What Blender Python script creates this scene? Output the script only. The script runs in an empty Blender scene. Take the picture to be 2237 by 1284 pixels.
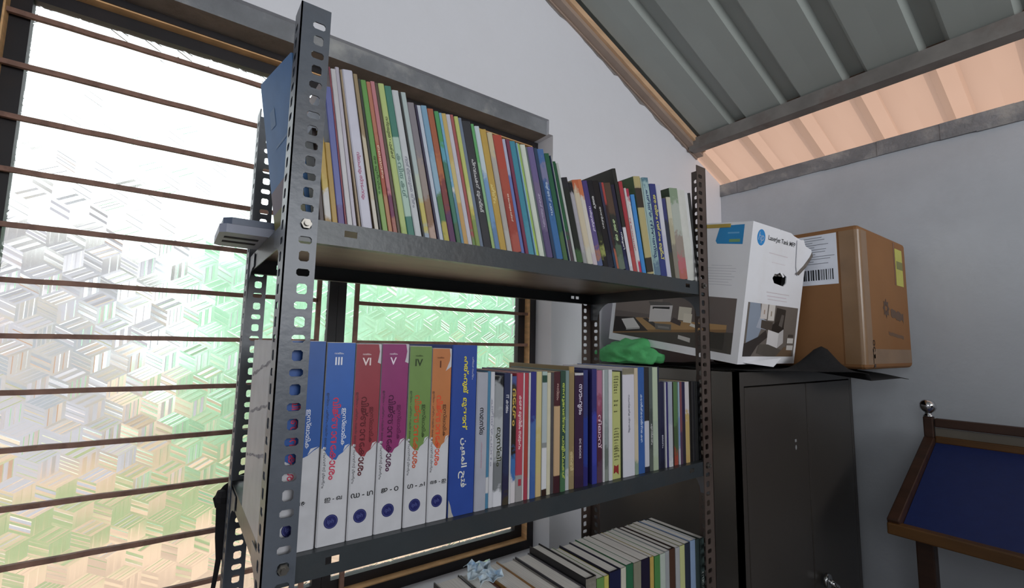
import bpy, bmesh, math, random
from mathutils import Vector, Matrix
random.seed(7)
S = bpy.context.scene
COL = S.collection
H = 1.31                       # heights below are measured from the middle shelf board; the floor lies 1.31 m lower
R = math.radians

# ------------------------------------------------------------------ camera
cam = bpy.data.cameras.new('camera')
cam.sensor_fit = 'HORIZONTAL'; cam.sensor_width = 36.0
cam.lens = 36.0 * 1012.44 / 2237.0
cam.clip_start = 0.02; cam.clip_end = 200
camo = bpy.data.objects.new('camera', cam); COL.objects.link(camo)
_y, _p, _r = R(35.914), R(6.172), R(1.06)
_f = Vector((math.sin(_y)*math.cos(_p), math.cos(_y)*math.cos(_p), math.sin(_p)))
_x = Vector((math.cos(_y), -math.sin(_y), 0)); _u = _x.cross(_f)
_X = math.cos(_r)*_x + math.sin(_r)*_u; _U = -math.sin(_r)*_x + math.cos(_r)*_u
M = Matrix((_X, _U, -_f)).transposed().to_4x4(); M.translation = Vector((-0.0956, -0.5847, 0.2434+H))
camo.matrix_world = M
S.camera = camo

# ------------------------------------------------------------------ world, sun, daylight, exposure
SKY = 1.9; SUN = 2.4
w = bpy.data.worlds.new('sky'); S.world = w; w.use_nodes = True
nt = w.node_tree; bg = nt.nodes['Background']
bg.inputs['Color'].default_value = (0.93, 0.97, 1.0, 1); bg.inputs['Strength'].default_value = SKY
sun = bpy.data.lights.new('sun', 'SUN'); sun.energy = SUN; sun.angle = R(1.5); sun.color = (1, .95, .86)
so = bpy.data.objects.new('sun', sun); COL.objects.link(so); so.location = (6, -3, 8)
so.rotation_euler = Vector((-0.30, -0.62, 0.72)).to_track_quat('Z', 'Y').to_euler()

def area(name, loc, direction, sx, sy, power, col=(1, 1, 1)):
    l = bpy.data.lights.new(name, 'AREA'); l.shape = 'RECTANGLE'; l.size = sx; l.size_y = sy; l.energy = power; l.color = col
    o = bpy.data.objects.new(name, l); COL.objects.link(o); o.location = loc
    o.rotation_euler = Vector(direction).to_track_quat('-Z', 'Z').to_euler(); return o
# daylight from the frosted window in the wall behind the photographer and the one in the left wall
area('daylight_rear_window', (0.45, -2.84, 2.1), (0, 1, 0), 1.6, 0.9, 43, (.96, .98, 1))
area('daylight_side_window', (-2.33, -1.5, 2.3), (1, 0, 0), 0.9, 0.9, 11, (.96, .98, 1))

S.view_settings.view_transform = 'Standard'; S.view_settings.look = 'None'
S.view_settings.exposure = 0.0; S.view_settings.gamma = 1.0; S.view_settings.use_curve_mapping = False
S.cycles.use_denoising = True
S.cycles.max_bounces = 10; S.cycles.diffuse_bounces = 5; S.cycles.transmission_bounces = 8; S.cycles.sample_clamp_indirect = 8

# ------------------------------------------------------------------ materials
def lin(h, g=1.0, cap=.86):
    if isinstance(h, str):
        if len(h) == 3: h = ''.join(c*2 for c in h)
        h = [int(h[i:i+2], 16)/255 for i in (0, 2, 4)]
    o = [((c/12.92) if c <= .04045 else ((c+.055)/1.055)**2.4)*g for c in h]
    m = max(o); 
    if m > cap: o = [c*cap/m for c in o]
    return (*o, 1)

_mc = {}
def mat(name, colr, rough=.6, metal=0., var=.12, scale=9., bump=0., bscale=60., spec=.4, stain=None, sc=2.0, samt=.5, coord='Object', stretch=None):
    """principled with noise-driven colour variation, optional stain colour and bump"""
    if name in _mc: return _mc[name]
    m = bpy.data.materials.new(name); m.use_nodes = True; n = m.node_tree.nodes; L = m.node_tree.links
    b = n['Principled BSDF']
    c = colr if isinstance(colr, tuple) else lin(colr)
    if len(c) == 3: c = (*c, 1)
    tc = n.new('ShaderNodeTexCoord'); src = tc.outputs[coord]
    if stretch:
        mp = n.new('ShaderNodeMapping'); mp.inputs['Scale'].default_value = stretch; L.new(src, mp.inputs['Vector']); src = mp.outputs['Vector']
    nz = n.new('ShaderNodeTexNoise'); nz.inputs['Scale'].default_value = scale; nz.inputs['Detail'].default_value = 5; L.new(src, nz.inputs['Vector'])
    mr = n.new('ShaderNodeMapRange'); mr.inputs['To Min'].default_value = 1-var; mr.inputs['To Max'].default_value = 1+var
    mr.inputs['From Min'].default_value = .3; mr.inputs['From Max'].default_value = .7; L.new(nz.outputs['Fac'], mr.inputs['Value'])
    mx = n.new('ShaderNodeVectorMath'); mx.operation = 'SCALE'; mx.inputs[0].default_value = c[:3]; L.new(mr.outputs['Result'], mx.inputs['Scale'])
    out = mx.outputs['Vector']
    if stain:
        n2 = n.new('ShaderNodeTexNoise'); n2.inputs['Scale'].default_value = sc; n2.inputs['Detail'].default_value = 6; n2.inputs['Roughness'].default_value = .62; L.new(src, n2.inputs['Vector'])
        rp = n.new('ShaderNodeMapRange'); rp.inputs['From Min'].default_value = .5; rp.inputs['From Max'].default_value = .72; rp.inputs['To Max'].default_value = samt; L.new(n2.outputs['Fac'], rp.inputs['Value'])
        mm = n.new('ShaderNodeMix'); mm.data_type = 'RGBA'; L.new(rp.outputs['Result'], mm.inputs['Factor']); L.new(out, mm.inputs['A']); mm.inputs['B'].default_value = lin(stain) if isinstance(stain, str) else (*stain[:3], 1); out = mm.outputs['Result']
    L.new(out, b.inputs['Base Color'])
    b.inputs['Roughness'].default_value = rough; b.inputs['Metallic'].default_value = metal
    b.inputs['Specular IOR Level'].default_value = spec
    if bump:
        n3 = n.new('ShaderNodeTexNoise'); n3.inputs['Scale'].default_value = bscale; n3.inputs['Detail'].default_value = 6; L.new(src, n3.inputs['Vector'])
        bp = n.new('ShaderNodeBump'); bp.inputs['Strength'].default_value = bump; bp.inputs['Distance'].default_value = .01; L.new(n3.outputs['Fac'], bp.inputs['Height']); L.new(bp.outputs['Normal'], b.inputs['Normal'])
    _mc[name] = m; return m

GAIN = .76
def soft(h, k=.14):  # print colour greyed slightly, haze put into it
    c = lin(h, GAIN); y = .3*c[0]+.59*c[1]+.11*c[2]; return (*[v+(y-v)*k for v in c[:3]], 1)
def cov(h):   # book cover / print colour
    return mat('cover_'+h, soft(h), .42, var=.07, scale=30, spec=.35)
_bi = [0]
HARD = {'408a78', '582830', 'c8b878', '383434', 'c84058', '4a90b8', 'b8d0c8', '30302c', 'dcd8dc', '908870'}
def spine_art(bands, hgt):
    """printed spine: bands run into each other along a wandering line (flat print, in the material)"""
    _bi[0] += 1
    m = bpy.data.materials.new('spine_print_%03d' % _bi[0]); m.use_nodes = True; n = m.node_tree.nodes; L = m.node_tree.links; b = n['Principled BSDF']
    hard = bands[0][1] in HARD
    tc = n.new('ShaderNodeTexCoord'); sp = n.new('ShaderNodeSeparateXYZ'); L.new(tc.outputs['Object'], sp.inputs[0])
    ad = n.new('ShaderNodeVectorMath'); ad.operation = 'ADD'; ad.inputs[1].default_value = (3.7*_bi[0], 1.3*_bi[0], 0); L.new(tc.outputs['Object'], ad.inputs[0])
    nz = n.new('ShaderNodeTexNoise'); nz.inputs['Scale'].default_value = 85; nz.inputs['Detail'].default_value = 4; L.new(ad.outputs[0], nz.inputs['Vector'])
    m1 = n.new('ShaderNodeMath'); m1.operation = 'MULTIPLY_ADD'; m1.inputs[1].default_value = -1/hgt; m1.inputs[2].default_value = 1.0; L.new(sp.outputs['Z'], m1.inputs[0])
    m2 = n.new('ShaderNodeMath'); m2.operation = 'MULTIPLY_ADD'; m2.inputs[1].default_value = .012 if hard else .34; m2.inputs[2].default_value = -.006 if hard else -.17; L.new(nz.outputs['Fac'], m2.inputs[0])
    m3 = n.new('ShaderNodeMath'); m3.operation = 'ADD'; L.new(m1.outputs[0], m3.inputs[0]); L.new(m2.outputs[0], m3.inputs[1])
    rp = n.new('ShaderNodeValToRGB'); L.new(m3.outputs[0], rp.inputs[0]); el = rp.color_ramp.elements; d = .003 if hard else .03
    el[0].position = 0; el[0].color = soft(bands[0][1]); el[1].position = 1; el[1].color = soft(bands[-1][1])
    for (f0, c0), (f1, c1) in zip(bands, bands[1:]):
        e = el.new(max(.001, f1-d)); e.color = soft(c0); e = el.new(min(.999, f1+d)); e.color = soft(c1)
    L.new(rp.outputs['Color'], b.inputs['Base Color']); b.inputs['Roughness'].default_value = .42; b.inputs['Specular IOR Level'].default_value = .35
    return m
def ink(h):
    return mat('ink_'+h, lin(h, .9), .55, var=.03, scale=20, spec=.3)

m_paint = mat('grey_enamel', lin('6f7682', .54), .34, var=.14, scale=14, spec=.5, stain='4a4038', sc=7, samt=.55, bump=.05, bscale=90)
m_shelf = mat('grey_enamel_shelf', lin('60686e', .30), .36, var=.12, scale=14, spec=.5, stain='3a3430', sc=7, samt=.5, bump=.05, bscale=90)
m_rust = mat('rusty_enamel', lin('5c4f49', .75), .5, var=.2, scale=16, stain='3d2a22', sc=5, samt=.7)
m_bolt = mat('bolt_steel', lin('8a8680', .8), .35, metal=.8, var=.15, scale=40)
m_wallw = mat('limewash_white', (.80, .80, .845, 1), .9, var=.05, scale=2.2, bump=.10, bscale=40, stain=(.62, .61, .63), sc=1.1, samt=.4)
m_wallg = mat('limewash_grey', (.52, .55, .595, 1), .9, var=.07, scale=2.6, bump=.10, bscale=45, stain=(.38, .40, .43), sc=1.6, samt=.5)
m_conc = mat('bare_concrete', lin('84868a', .95), .85, var=.2, scale=10, bump=.4, bscale=60, stain='b9b8b4', sc=9, samt=.7)
m_soff = mat('soffit_concrete', lin('8a7e74', .9), .9, var=.2, scale=9, bump=.3, stain='5e5048', sc=4, samt=.8)
m_floor = mat('cement_floor', lin('77736e', .8), .6, var=.15, scale=3)
m_sheet = mat('roof_sheet_metal', lin('8b908c', 1.35), .5, metal=.0, var=.06, scale=3, spec=.4)
m_purl = mat('purlin_steel', lin('7a7672', 1.1), .6, var=.2, scale=12, stain='5a3a30', sc=8, samt=.5)
m_trim = mat('rafter_brown', lin('9a877a', 1.1), .6, var=.12, scale=6)
m_pale_strip = mat('rafter_pale_strip', lin('d9b38f', 1.0), .6, var=.15, scale=8, stretch=(1, 6, 6))  # pale orange strip along the room side of the rafter
m_black = mat('frame_black_paint', lin('221f22', 1.0), .5, var=.2, scale=12, stain='3c2c22', sc=9, samt=.35)
m_bounce_tint = mat('frame_bounce_tint', lin('dcae7c', 1.1), .6, var=.18, scale=7, stretch=(3, 3, 12))  # peach bounce light from the yard painted in as a base colour
m_bar = mat('bar_red_oxide', lin('8a685a', 1.0), .6, var=.25, scale=30, stain='4e352e', sc=40, samt=.6)
m_pages = mat('pages_white', lin('f0ebe6', 1.0), .85, var=.14, scale=5, stretch=(140, 2, 2))
m_pagesy = mat('pages_cream', lin('e6dac6', 1.0), .85, var=.16, scale=5, stretch=(140, 2, 2))
m_cab = mat('cabinet_enamel', lin('5f5852', .48), .32, var=.07, scale=3, spec=.5, stain='38332f', sc=2.5, samt=.5)
m_dark = mat('gap_shadow_black', (.012, .012, .012, 1), .9, var=.02)
m_chrome = mat('chrome', (.72, .72, .73, 1), .12, metal=1, var=.03)
m_brownw = mat('dark_stained_wood', lin('4d3326', .7), .45, var=.3, scale=6, stretch=(6, 1, 6))
m_brownw2 = mat('amber_stained_wood', lin('6f4a22', .7), .45, var=.3, scale=6, stretch=(6, 1, 6))
m_blue = mat('blue_rexine', lin('24408e', .45), .55, var=.06, scale=40, bump=.1, bscale=300)
m_cream = mat('cream_laminate', lin('8d8578', .6), .6, var=.08)
m_kraft = mat('kraft_board', lin('a0724a', .72), .7, var=.08, scale=6, stain='7a4e28', sc=3, samt=.5, spec=.25)
m_kraft2 = mat('kraft_inner', lin('7a5230', 1.0), .8, var=.1)
m_tape = mat('clear_tape', lin('a07c58', .66), .3, var=.12, scale=14, spec=.6)
m_carton = mat('white_carton', (.86, .86, .90, 1), .5, var=.03, scale=5, stain='cfc8c2', sc=4, samt=.3)
m_blackcloth = mat('black_cloth', lin('1b1a1c', .9), .9, var=.2, scale=20, bump=.2, bscale=200)
m_green = mat('green_cloth', lin('52a868', 1.25), .8, var=.12, scale=12, bump=.15, bscale=150)
m_strap = mat('black_webbing', lin('1e1c20', 1), .8, var=.2, scale=60)

# ------------------------------------------------------------------ mesh helpers
class MB:
    def __init__(s): s.v = []; s.f = []; s.m = []
    def add(s, vs, fs, mi=0):
        o = len(s.v); s.v += [tuple(p) for p in vs]; s.f += [tuple(i+o for i in f) for f in fs]
        s.m += (mi if isinstance(mi, list) else [mi]*len(fs)); return s
    def box(s, x0, x1, y0, y1, z0, z1, mi=0):
        return s.add([(x0,y0,z0),(x1,y0,z0),(x1,y1,z0),(x0,y1,z0),(x0,y0,z1),(x1,y0,z1),(x1,y1,z1),(x0,y1,z1)],
                     [(0,3,2,1),(4,5,6,7),(0,1,5,4),(1,2,6,5),(2,3,7,6),(3,0,4,7)], mi)
    def quad(s, *p, mi=0): return s.add(p, [tuple(range(len(p)))], mi)
    def hexa(s, a, b, mi=0):   # two loops of equal length joined
        k = len(a); return s.add(list(a)+list(b), [tuple(range(k))[::-1], tuple(range(k, 2*k))]+[(i, (i+1) % k, (i+1) % k+k, i+k) for i in range(k)], mi)
    def tube(s, pts, r, n=8, mi=0, cap=True):
        pts = [Vector(p) for p in pts]; rings = []; up = None
        for i, p in enumerate(pts):
            d = (pts[min(i+1, len(pts)-1)]-pts[max(i-1, 0)]).normalized()
            a = d.cross(Vector((0, 0, 1)) if abs(d.z) < .95 else Vector((1, 0, 0))).normalized(); b = d.cross(a)
            rr = r[i] if isinstance(r, (list, tuple)) else r
            rings.append([p+a*math.cos(t*2*math.pi/n)*rr+b*math.sin(t*2*math.pi/n)*rr for t in range(n)])
        vs = [q for g in rings for q in g]
        fs = [(i*n+j, i*n+(j+1) % n, (i+1)*n+(j+1) % n, (i+1)*n+j) for i in range(len(pts)-1) for j in range(n)]
        if cap: fs += [tuple(range(n))[::-1], tuple((len(pts)-1)*n+j for j in range(n))]
        return s.add(vs, fs, mi)
    def lathe(s, prof, cx, cy, n=24, mi=0):
        vs = [(cx+r*math.cos(t*2*math.pi/n), cy+r*math.sin(t*2*math.pi/n), z) for r, z in prof for t in range(n)]
        fs = [(i*n+j, i*n+(j+1) % n, (i+1)*n+(j+1) % n, (i+1)*n+j) for i in range(len(prof)-1) for j in range(n)]
        fs += [tuple(range(n))[::-1], tuple((len(prof)-1)*n+j for j in range(n))]
        return s.add(vs, fs, mi)
    def grid(s, fn, nu, nv, mi=0, thick=None):
        vs = [fn(i/nu, j/nv) for j in range(nv+1) for i in range(nu+1)]
        fs = [(j*(nu+1)+i, j*(nu+1)+i+1, (j+1)*(nu+1)+i+1, (j+1)*(nu+1)+i) for j in range(nv) for i in range(nu)]
        return s.add(vs, fs, mi)

BASE = {}
def mesh(name, mb, mats, base=(0, 0, 0), smooth=False):
    me = bpy.data.meshes.new(name)
    me.from_pydata([(x-base[0], y-base[1], z-base[2]) for x, y, z in mb.v], [], mb.f)
    for m in (mats if isinstance(mats, (list, tuple)) else [mats]): me.materials.append(m)
    for p, i in zip(me.polygons, mb.m): p.material_index = i; p.use_smooth = smooth
    me.update(); return me
def tag(o, label=None, cat=None, group=None, kind=None):
    if label: o['label'] = label
    if cat: o['category'] = cat
    if group: o['group'] = group
    if kind: o['kind'] = kind
    return o
def thing(name, base, label=None, cat=None, group=None, kind=None):
    o = bpy.data.objects.new(name, None); COL.objects.link(o); o.empty_display_size = .05
    o.location = (base[0], base[1], base[2]+H); BASE[o] = base
    return tag(o, label, cat, group, kind)
def part(name, mb, mats, parent, label=None, kind=None, smooth=False, bevel=0):
    b = BASE[parent]; me = mesh(name, mb, mats, b, smooth)
    o = bpy.data.objects.new(name, me); COL.objects.link(o); o.parent = parent; BASE[o] = b
    if bevel:
        md = o.modifiers.new('bevel', 'BEVEL'); md.width = bevel; md.segments = 2; md.limit_method = 'ANGLE'
    return tag(o, label, kind=kind)
def solo(name, mb, mats, base, label=None, cat=None, group=None, kind=None, smooth=False, bevel=0):
    me = mesh(name, mb, mats, base, smooth); o = bpy.data.objects.new(name, me); COL.objects.link(o)
    o.location = (base[0], base[1], base[2]+H); BASE[o] = base
    if bevel:
        md = o.modifiers.new('bevel', 'BEVEL'); md.width = bevel; md.segments = 2; md.limit_method = 'ANGLE'
    return tag(o, label, cat, group, kind)
def recalc(o):
    b = bmesh.new(); b.from_mesh(o.data); bmesh.ops.recalc_face_normals(b, faces=b.faces); b.to_mesh(o.data); b.free(); return o

# text: returns list of 2D verts and faces, normalised so that the block is `length` long (or `height` high)
_tcurve = bpy.data.curves.new('lettering_source', 'FONT'); _tcurve.resolution_u = 2
_tobj = bpy.data.objects.new('lettering_source', _tcurve); COL.objects.link(_tobj)
def text2d(body, length=None, height=None, bold=0.0, maxh=None, shear=0.0):
    _tcurve.body = body; _tcurve.offset = bold; _tcurve.shear = shear
    dg = bpy.context.evaluated_depsgraph_get(); dg.update()
    me = bpy.data.meshes.new_from_object(_tobj.evaluated_get(dg))
    vs = [v.co.copy() for v in me.vertices]; fs = [tuple(p.vertices) for p in me.polygons]; bpy.data.meshes.remove(me)
    if not vs: return [], [], 0, 0
    x0, x1 = min(v.x for v in vs), max(v.x for v in vs); y0, y1 = min(v.y for v in vs), max(v.y for v in vs)
    k = (length/(x1-x0)) if length else height/(y1-y0)
    ky = k
    if maxh and (y1-y0)*ky > maxh: ky = maxh/(y1-y0)
    if maxh and not length: k = ky
    return [((v.x-x0)*k, (v.y-(y0+y1)/2)*ky) for v in vs], fs, (x1-x0)*k, (y1-y0)*ky
def put_text(mb, t, org, ex, ey, mi=0):
    vs, fs = t[0], t[1]; org, ex, ey = Vector(org), Vector(ex), Vector(ey)
    return mb.add([org+ex*a+ey*b for a, b in vs], fs, mi)

# ================================================================== THE SETTING
XW, YW, ZF = 1.936, 0.56, -1.31
def zroof(x): return 1.15-.397*(x-1.69)
def prism(mb, poly, y0, y1, mi=0):      # (x, z) outline extruded along y
    return mb.hexa([(x, y0, z) for x, z in poly], [(x, y1, z) for x, z in poly], mi)

solo('floor', MB().box(-2.55, 2.08, -3.0, .76, ZF-.12, ZF), m_floor, (0, 0, ZF), 'grey cement floor of the room', kind='structure')

zt = lambda x: zroof(x)-.042
mb = MB()
prism(mb, [(-2.4, ZF), (2.08, ZF), (2.08, -.405), (-2.4, -.405)], YW, .76)
prism(mb, [(-2.4, -.405), (-.43, -.405), (-.43, zt(-.43)), (-2.4, zt(-2.4))], YW, .76)
prism(mb, [(-.43, 1.0), (.875, 1.0), (.875, zt(.875)), (-.43, zt(-.43))], YW, .76)
prism(mb, [(.893, -.405), (1.936, -.405), (1.936, zt(1.936)), (.893, zt(.893))], YW, .76)
prism(mb, [(.875, .95), (.893, .95), (.893, zt(.893)), (.875, zt(.875))], YW, .76)
wl = recalc(solo('wall_left', mb, m_wallw, (0, YW, ZF), 'whitewashed gable wall holding the window', kind='structure'))
# ragged bare plaster edge below the rafter
pts = []; x = .5
while x < 1.68:
    pts.append((x, zt(x)-random.choice((.006, .012, .02, .026, .016))*(1 if x < 1.5 else .5))); x += random.uniform(.02, .05)
mb = MB(); poly = pts+[(1.7, zt(1.7)), (.5, zt(.5))]
prism(mb, poly, YW-.0015, YW)
recalc(solo('trim_1', mb, mat('bare_plaster', lin('8d8783', .95), .9, var=.2, scale=20), (.9, YW, 1), 'ragged bare plaster line along the gable top', kind='structure'))
mb = MB(); mb.box(-.6, .875, .572, .76, .95, 1.0)
lt = solo('trim_2', mb, [m_conc, m_soff], (0, .572, .95), 'bare grey concrete lintel over the window', kind='structure')
lt.data.polygons[0].material_index = 1
# far wall with its ring beam, and the two walls out of sight
solo('wall_right', MB().box(XW, XW+.12, -2.9, YW, ZF, .954), m_wallg, (XW, 0, ZF), 'grey limewashed wall behind the cabinet', kind='structure')
mb = MB(); n = 40
lo = [(-2.9+(YW+2.9)*i/n) for i in range(n+1)]
for a, b in zip(lo, lo[1:]): mb.box(XW-.006-.003*random.random(), XW+.12, a, b, .951-.006*random.random(), 1.005)
solo('trim_3', mb, m_conc, (XW, 0, .954), 'bare grey concrete ring beam along the wall top', kind='structure')
mb = MB(); prism(mb, [(-2.4, ZF), (1.936, ZF), (1.936, zroof(1.936)-.03), (-2.4, zroof(-2.4)-.03)], -2.98, -2.88)
recalc(solo('wall_back', mb, m_wallw, (0, -2.9, ZF), 'whitewashed wall behind the photographer', kind='structure'))
solo('wall_front', MB().box(-2.52, -2.4, -2.98, .76, ZF, 2.7), m_wallw, (-2.4, 0, ZF), 'whitewashed wall left of the photographer', kind='structure')
m_frost = mat('frosted_pane', (.8, .82, .84, 1), .4, var=.02)
w2 = thing('window_2', (.45, -2.88, .3), 'frosted window behind the photographer', kind='structure')
part('window_frame', MB().box(-.42, 1.32, -2.88, -2.85, .28, .34).box(-.42, 1.32, -2.88, -2.85, 1.24, 1.30).box(-.42, -.36, -2.88, -2.85, .34, 1.24).box(1.26, 1.32, -2.88, -2.85, .34, 1.24), m_black, w2)
part('pane', MB().box(-.36, 1.26, -2.879, -2.87, .34, 1.24), m_frost, w2)
w3 = thing('window_3', (-2.4, -1.5, .5), 'frosted window left of the photographer', kind='structure')
part('window_frame', MB().box(-2.4, -2.37, -2.0, -1.0, .48, .54).box(-2.4, -2.37, -2.0, -1.0, 1.44, 1.5).box(-2.4, -2.37, -2.0, -1.95, .54, 1.44).box(-2.4, -2.37, -1.05, -1.0, .54, 1.44), m_black, w3)
part('pane', MB().box(-2.399, -2.39, -1.95, -1.05, .54, 1.44), m_frost, w3)

# roof: trapezoid sheet, one child per rib-to-rib panel
roof = thing('ceiling', (0, 0, 1.8), 'ribbed grey metal sheet roof sloping down to the far wall', kind='structure')
prof = [(-.1, 0), (-.036, 0), (-.022, .026), (.020, .026), (.034, 0), (.1, 0)]
pm = MB(); xa, xb = -2.7, 1.735
for (ya, za), (yb, zb) in zip(prof, prof[1:]):
    pm.quad((xa, ya, zroof(xa)+za), (xa, yb, zroof(xa)+zb), (xb, yb, zroof(xb)+zb), (xb, ya, zroof(xb)+za))
pm.v = [(x, y, z-1.8) for x, y, z in pm.v]
pme = bpy.data.meshes.new('roof_panel'); pme.from_pydata(pm.v, [], pm.f); pme.materials.append(m_sheet)
bmm = bmesh.new(); bmm.from_mesh(pme); bmesh.ops.remove_doubles(bmm, verts=bmm.verts, dist=1e-5); bmesh.ops.recalc_face_normals(bmm, faces=bmm.faces); bmm.to_mesh(pme); bmm.free()
# translucent fibreglass sheets with the same ribs form the eave beyond the last purlin
m_frp = bpy.data.materials.new('translucent_eave_sheet'); m_frp.use_nodes = True
_n = m_frp.node_tree.nodes; _L = m_frp.node_tree.links; _n.remove(_n['Principled BSDF'])
_d = _n.new('ShaderNodeBsdfDiffuse'); _t = _n.new('ShaderNodeBsdfTranslucent'); _x2 = _n.new('ShaderNodeMixShader'); _nz = _n.new('ShaderNodeTexNoise'); _rp = _n.new('ShaderNodeMix'); _rp.data_type = 'RGBA'
_nz.inputs['Scale'].default_value = 4.0; _tc = _n.new('ShaderNodeTexCoord'); _L.new(_tc.outputs['Object'], _nz.inputs['Vector'])
_rp.inputs['A'].default_value = (.375, .235, .172, 1); _rp.inputs['B'].default_value = (.43, .28, .212, 1); _L.new(_nz.outputs['Fac'], _rp.inputs['Factor'])
_d.inputs['Color'].default_value = (.5, .36, .29, 1); _L.new(_rp.outputs['Result'], _t.inputs['Color']); _x2.inputs['Fac'].default_value = .72
_L.new(_d.outputs['BSDF'], _x2.inputs[1]); _L.new(_t.outputs['BSDF'], _x2.inputs[2]); _L.new(_x2.outputs['Shader'], _n['Material Output'].inputs['Surface'])
em = MB(); xc, xd = 1.70, 2.42
for (ya, za), (yb, zb) in zip(prof, prof[1:]):
    em.quad((xc, ya, zroof(xc)+za-.0012), (xc, yb, zroof(xc)+zb-.0012), (xd, yb, zroof(xd)+zb-.0012), (xd, ya, zroof(xd)+za-.0012))
em.v = [(x, y, z-1.8) for x, y, z in em.v]
eme = bpy.data.meshes.new('eave_sheet'); eme.from_pydata(em.v, [], em.f); eme.materials.append(m_frp)
bmm = bmesh.new(); bmm.from_mesh(eme); bmesh.ops.remove_doubles(bmm, verts=bmm.verts, dist=1e-5); bmesh.ops.recalc_face_normals(bmm, faces=bmm.faces); bmm.to_mesh(eme); bmm.free()
for k in range(-1, 17):
    for nm, me_ in (('roof_panel', pme), ('eave_sheet', eme)):
        o = bpy.data.objects.new(nm, me_); COL.objects.link(o); o.parent = roof; o.location = (0, .334-.2*k, 0)
mb = MB(); x0, x1 = -2.5, 1.74
for (ya, yb, d0, d1, mi) in ((.524, YW, .044, .004, 0), (.512, .524, .026, .002, 1), (.552, YW-.001, .050, .044, 2)):
    mb.hexa([(x0, ya, zroof(x0)-d0), (x1, ya, zroof(x1)-d0), (x1, yb, zroof(x1)-d0), (x0, yb, zroof(x0)-d0)],
            [(x0, ya, zroof(x0)-d1), (x1, ya, zroof(x1)-d1), (x1, yb, zroof(x1)-d1), (x0, yb, zroof(x0)-d1)], mi)
solo('trim_4', mb, [m_trim, m_pale_strip, m_trim], (0, .55, 1.5), 'brown steel rafter with a pale orange strip along the gable', kind='structure')
for k, px in enumerate((1.69, .30, -1.1)):
    z = zroof(px)
    solo('trim_%d' % (5+k), MB().box(px-.026, px+.026, -2.86, .545, z-.052, z-.002), m_purl, (px, 0, z), 'dark steel purlin carrying the roof sheets', kind='structure')

# ------------------------------------------------------------------ window
def tint_glass():
    m = bpy.data.materials.new('obscure_glass'); m.use_nodes = True; n = m.node_tree.nodes; L = m.node_tree.links
    b = n['Principled BSDF']
    b.inputs['Base Color'].default_value = (.95, .985, .97, 1); b.inputs['Transmission Weight'].default_value = 1; b.inputs['IOR'].default_value = 1.5
    tc = n.new('ShaderNodeTexCoord'); nz = n.new('ShaderNodeTexNoise'); nz.inputs['Scale'].default_value = 3; L.new(tc.outputs['Object'], nz.inputs['Vector'])
    mr = n.new('ShaderNodeMapRange'); mr.inputs['To Min'].default_value = .10; mr.inputs['To Max'].default_value = .24; L.new(nz.outputs['Fac'], mr.inputs['Value']); L.new(mr.outputs['Result'], b.inputs['Roughness'])
    return m
m_glass = tint_glass()
WX0, WX1, WZ0, WZ1 = -.43, .893, -.405, .955
win = thing('window_1', (.23, .65, WZ0), 'wide black framed window with patterned obscure glass and iron bars', kind='structure')
FY0, FY1 = .64, .668
for nm, b in (('frame_head', (WX0, WX1, .935, WZ1)), ('frame_base', (WX0, WX1, WZ0, -.379)), ('frame_jamb', (WX0, -.405, -.379, .935)), ('frame_jamb', (.870, WX1, -.379, .935))):
    part(nm, MB().box(b[0], b[1], FY0, FY1+.03, b[2], b[3]), m_black, win)
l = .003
for nm, b in (('bounce_tinted_face', (-.405, .870, .935-l, .935)), ('bounce_tinted_face', (-.405, .870, -.379, -.379+l)), ('bounce_tinted_face', (-.405, -.405+l, -.379+l, .935-l)), ('bounce_tinted_face', (.870-l, .870, -.379+l, .935-l))):
    part(nm, MB().box(b[0], b[1], FY0+.003, FY1, b[2], b[3]), m_bounce_tint, win)  # strips over the frame's inner faces carry the painted bounce light
SY0, SY1 = .668, .692
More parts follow.
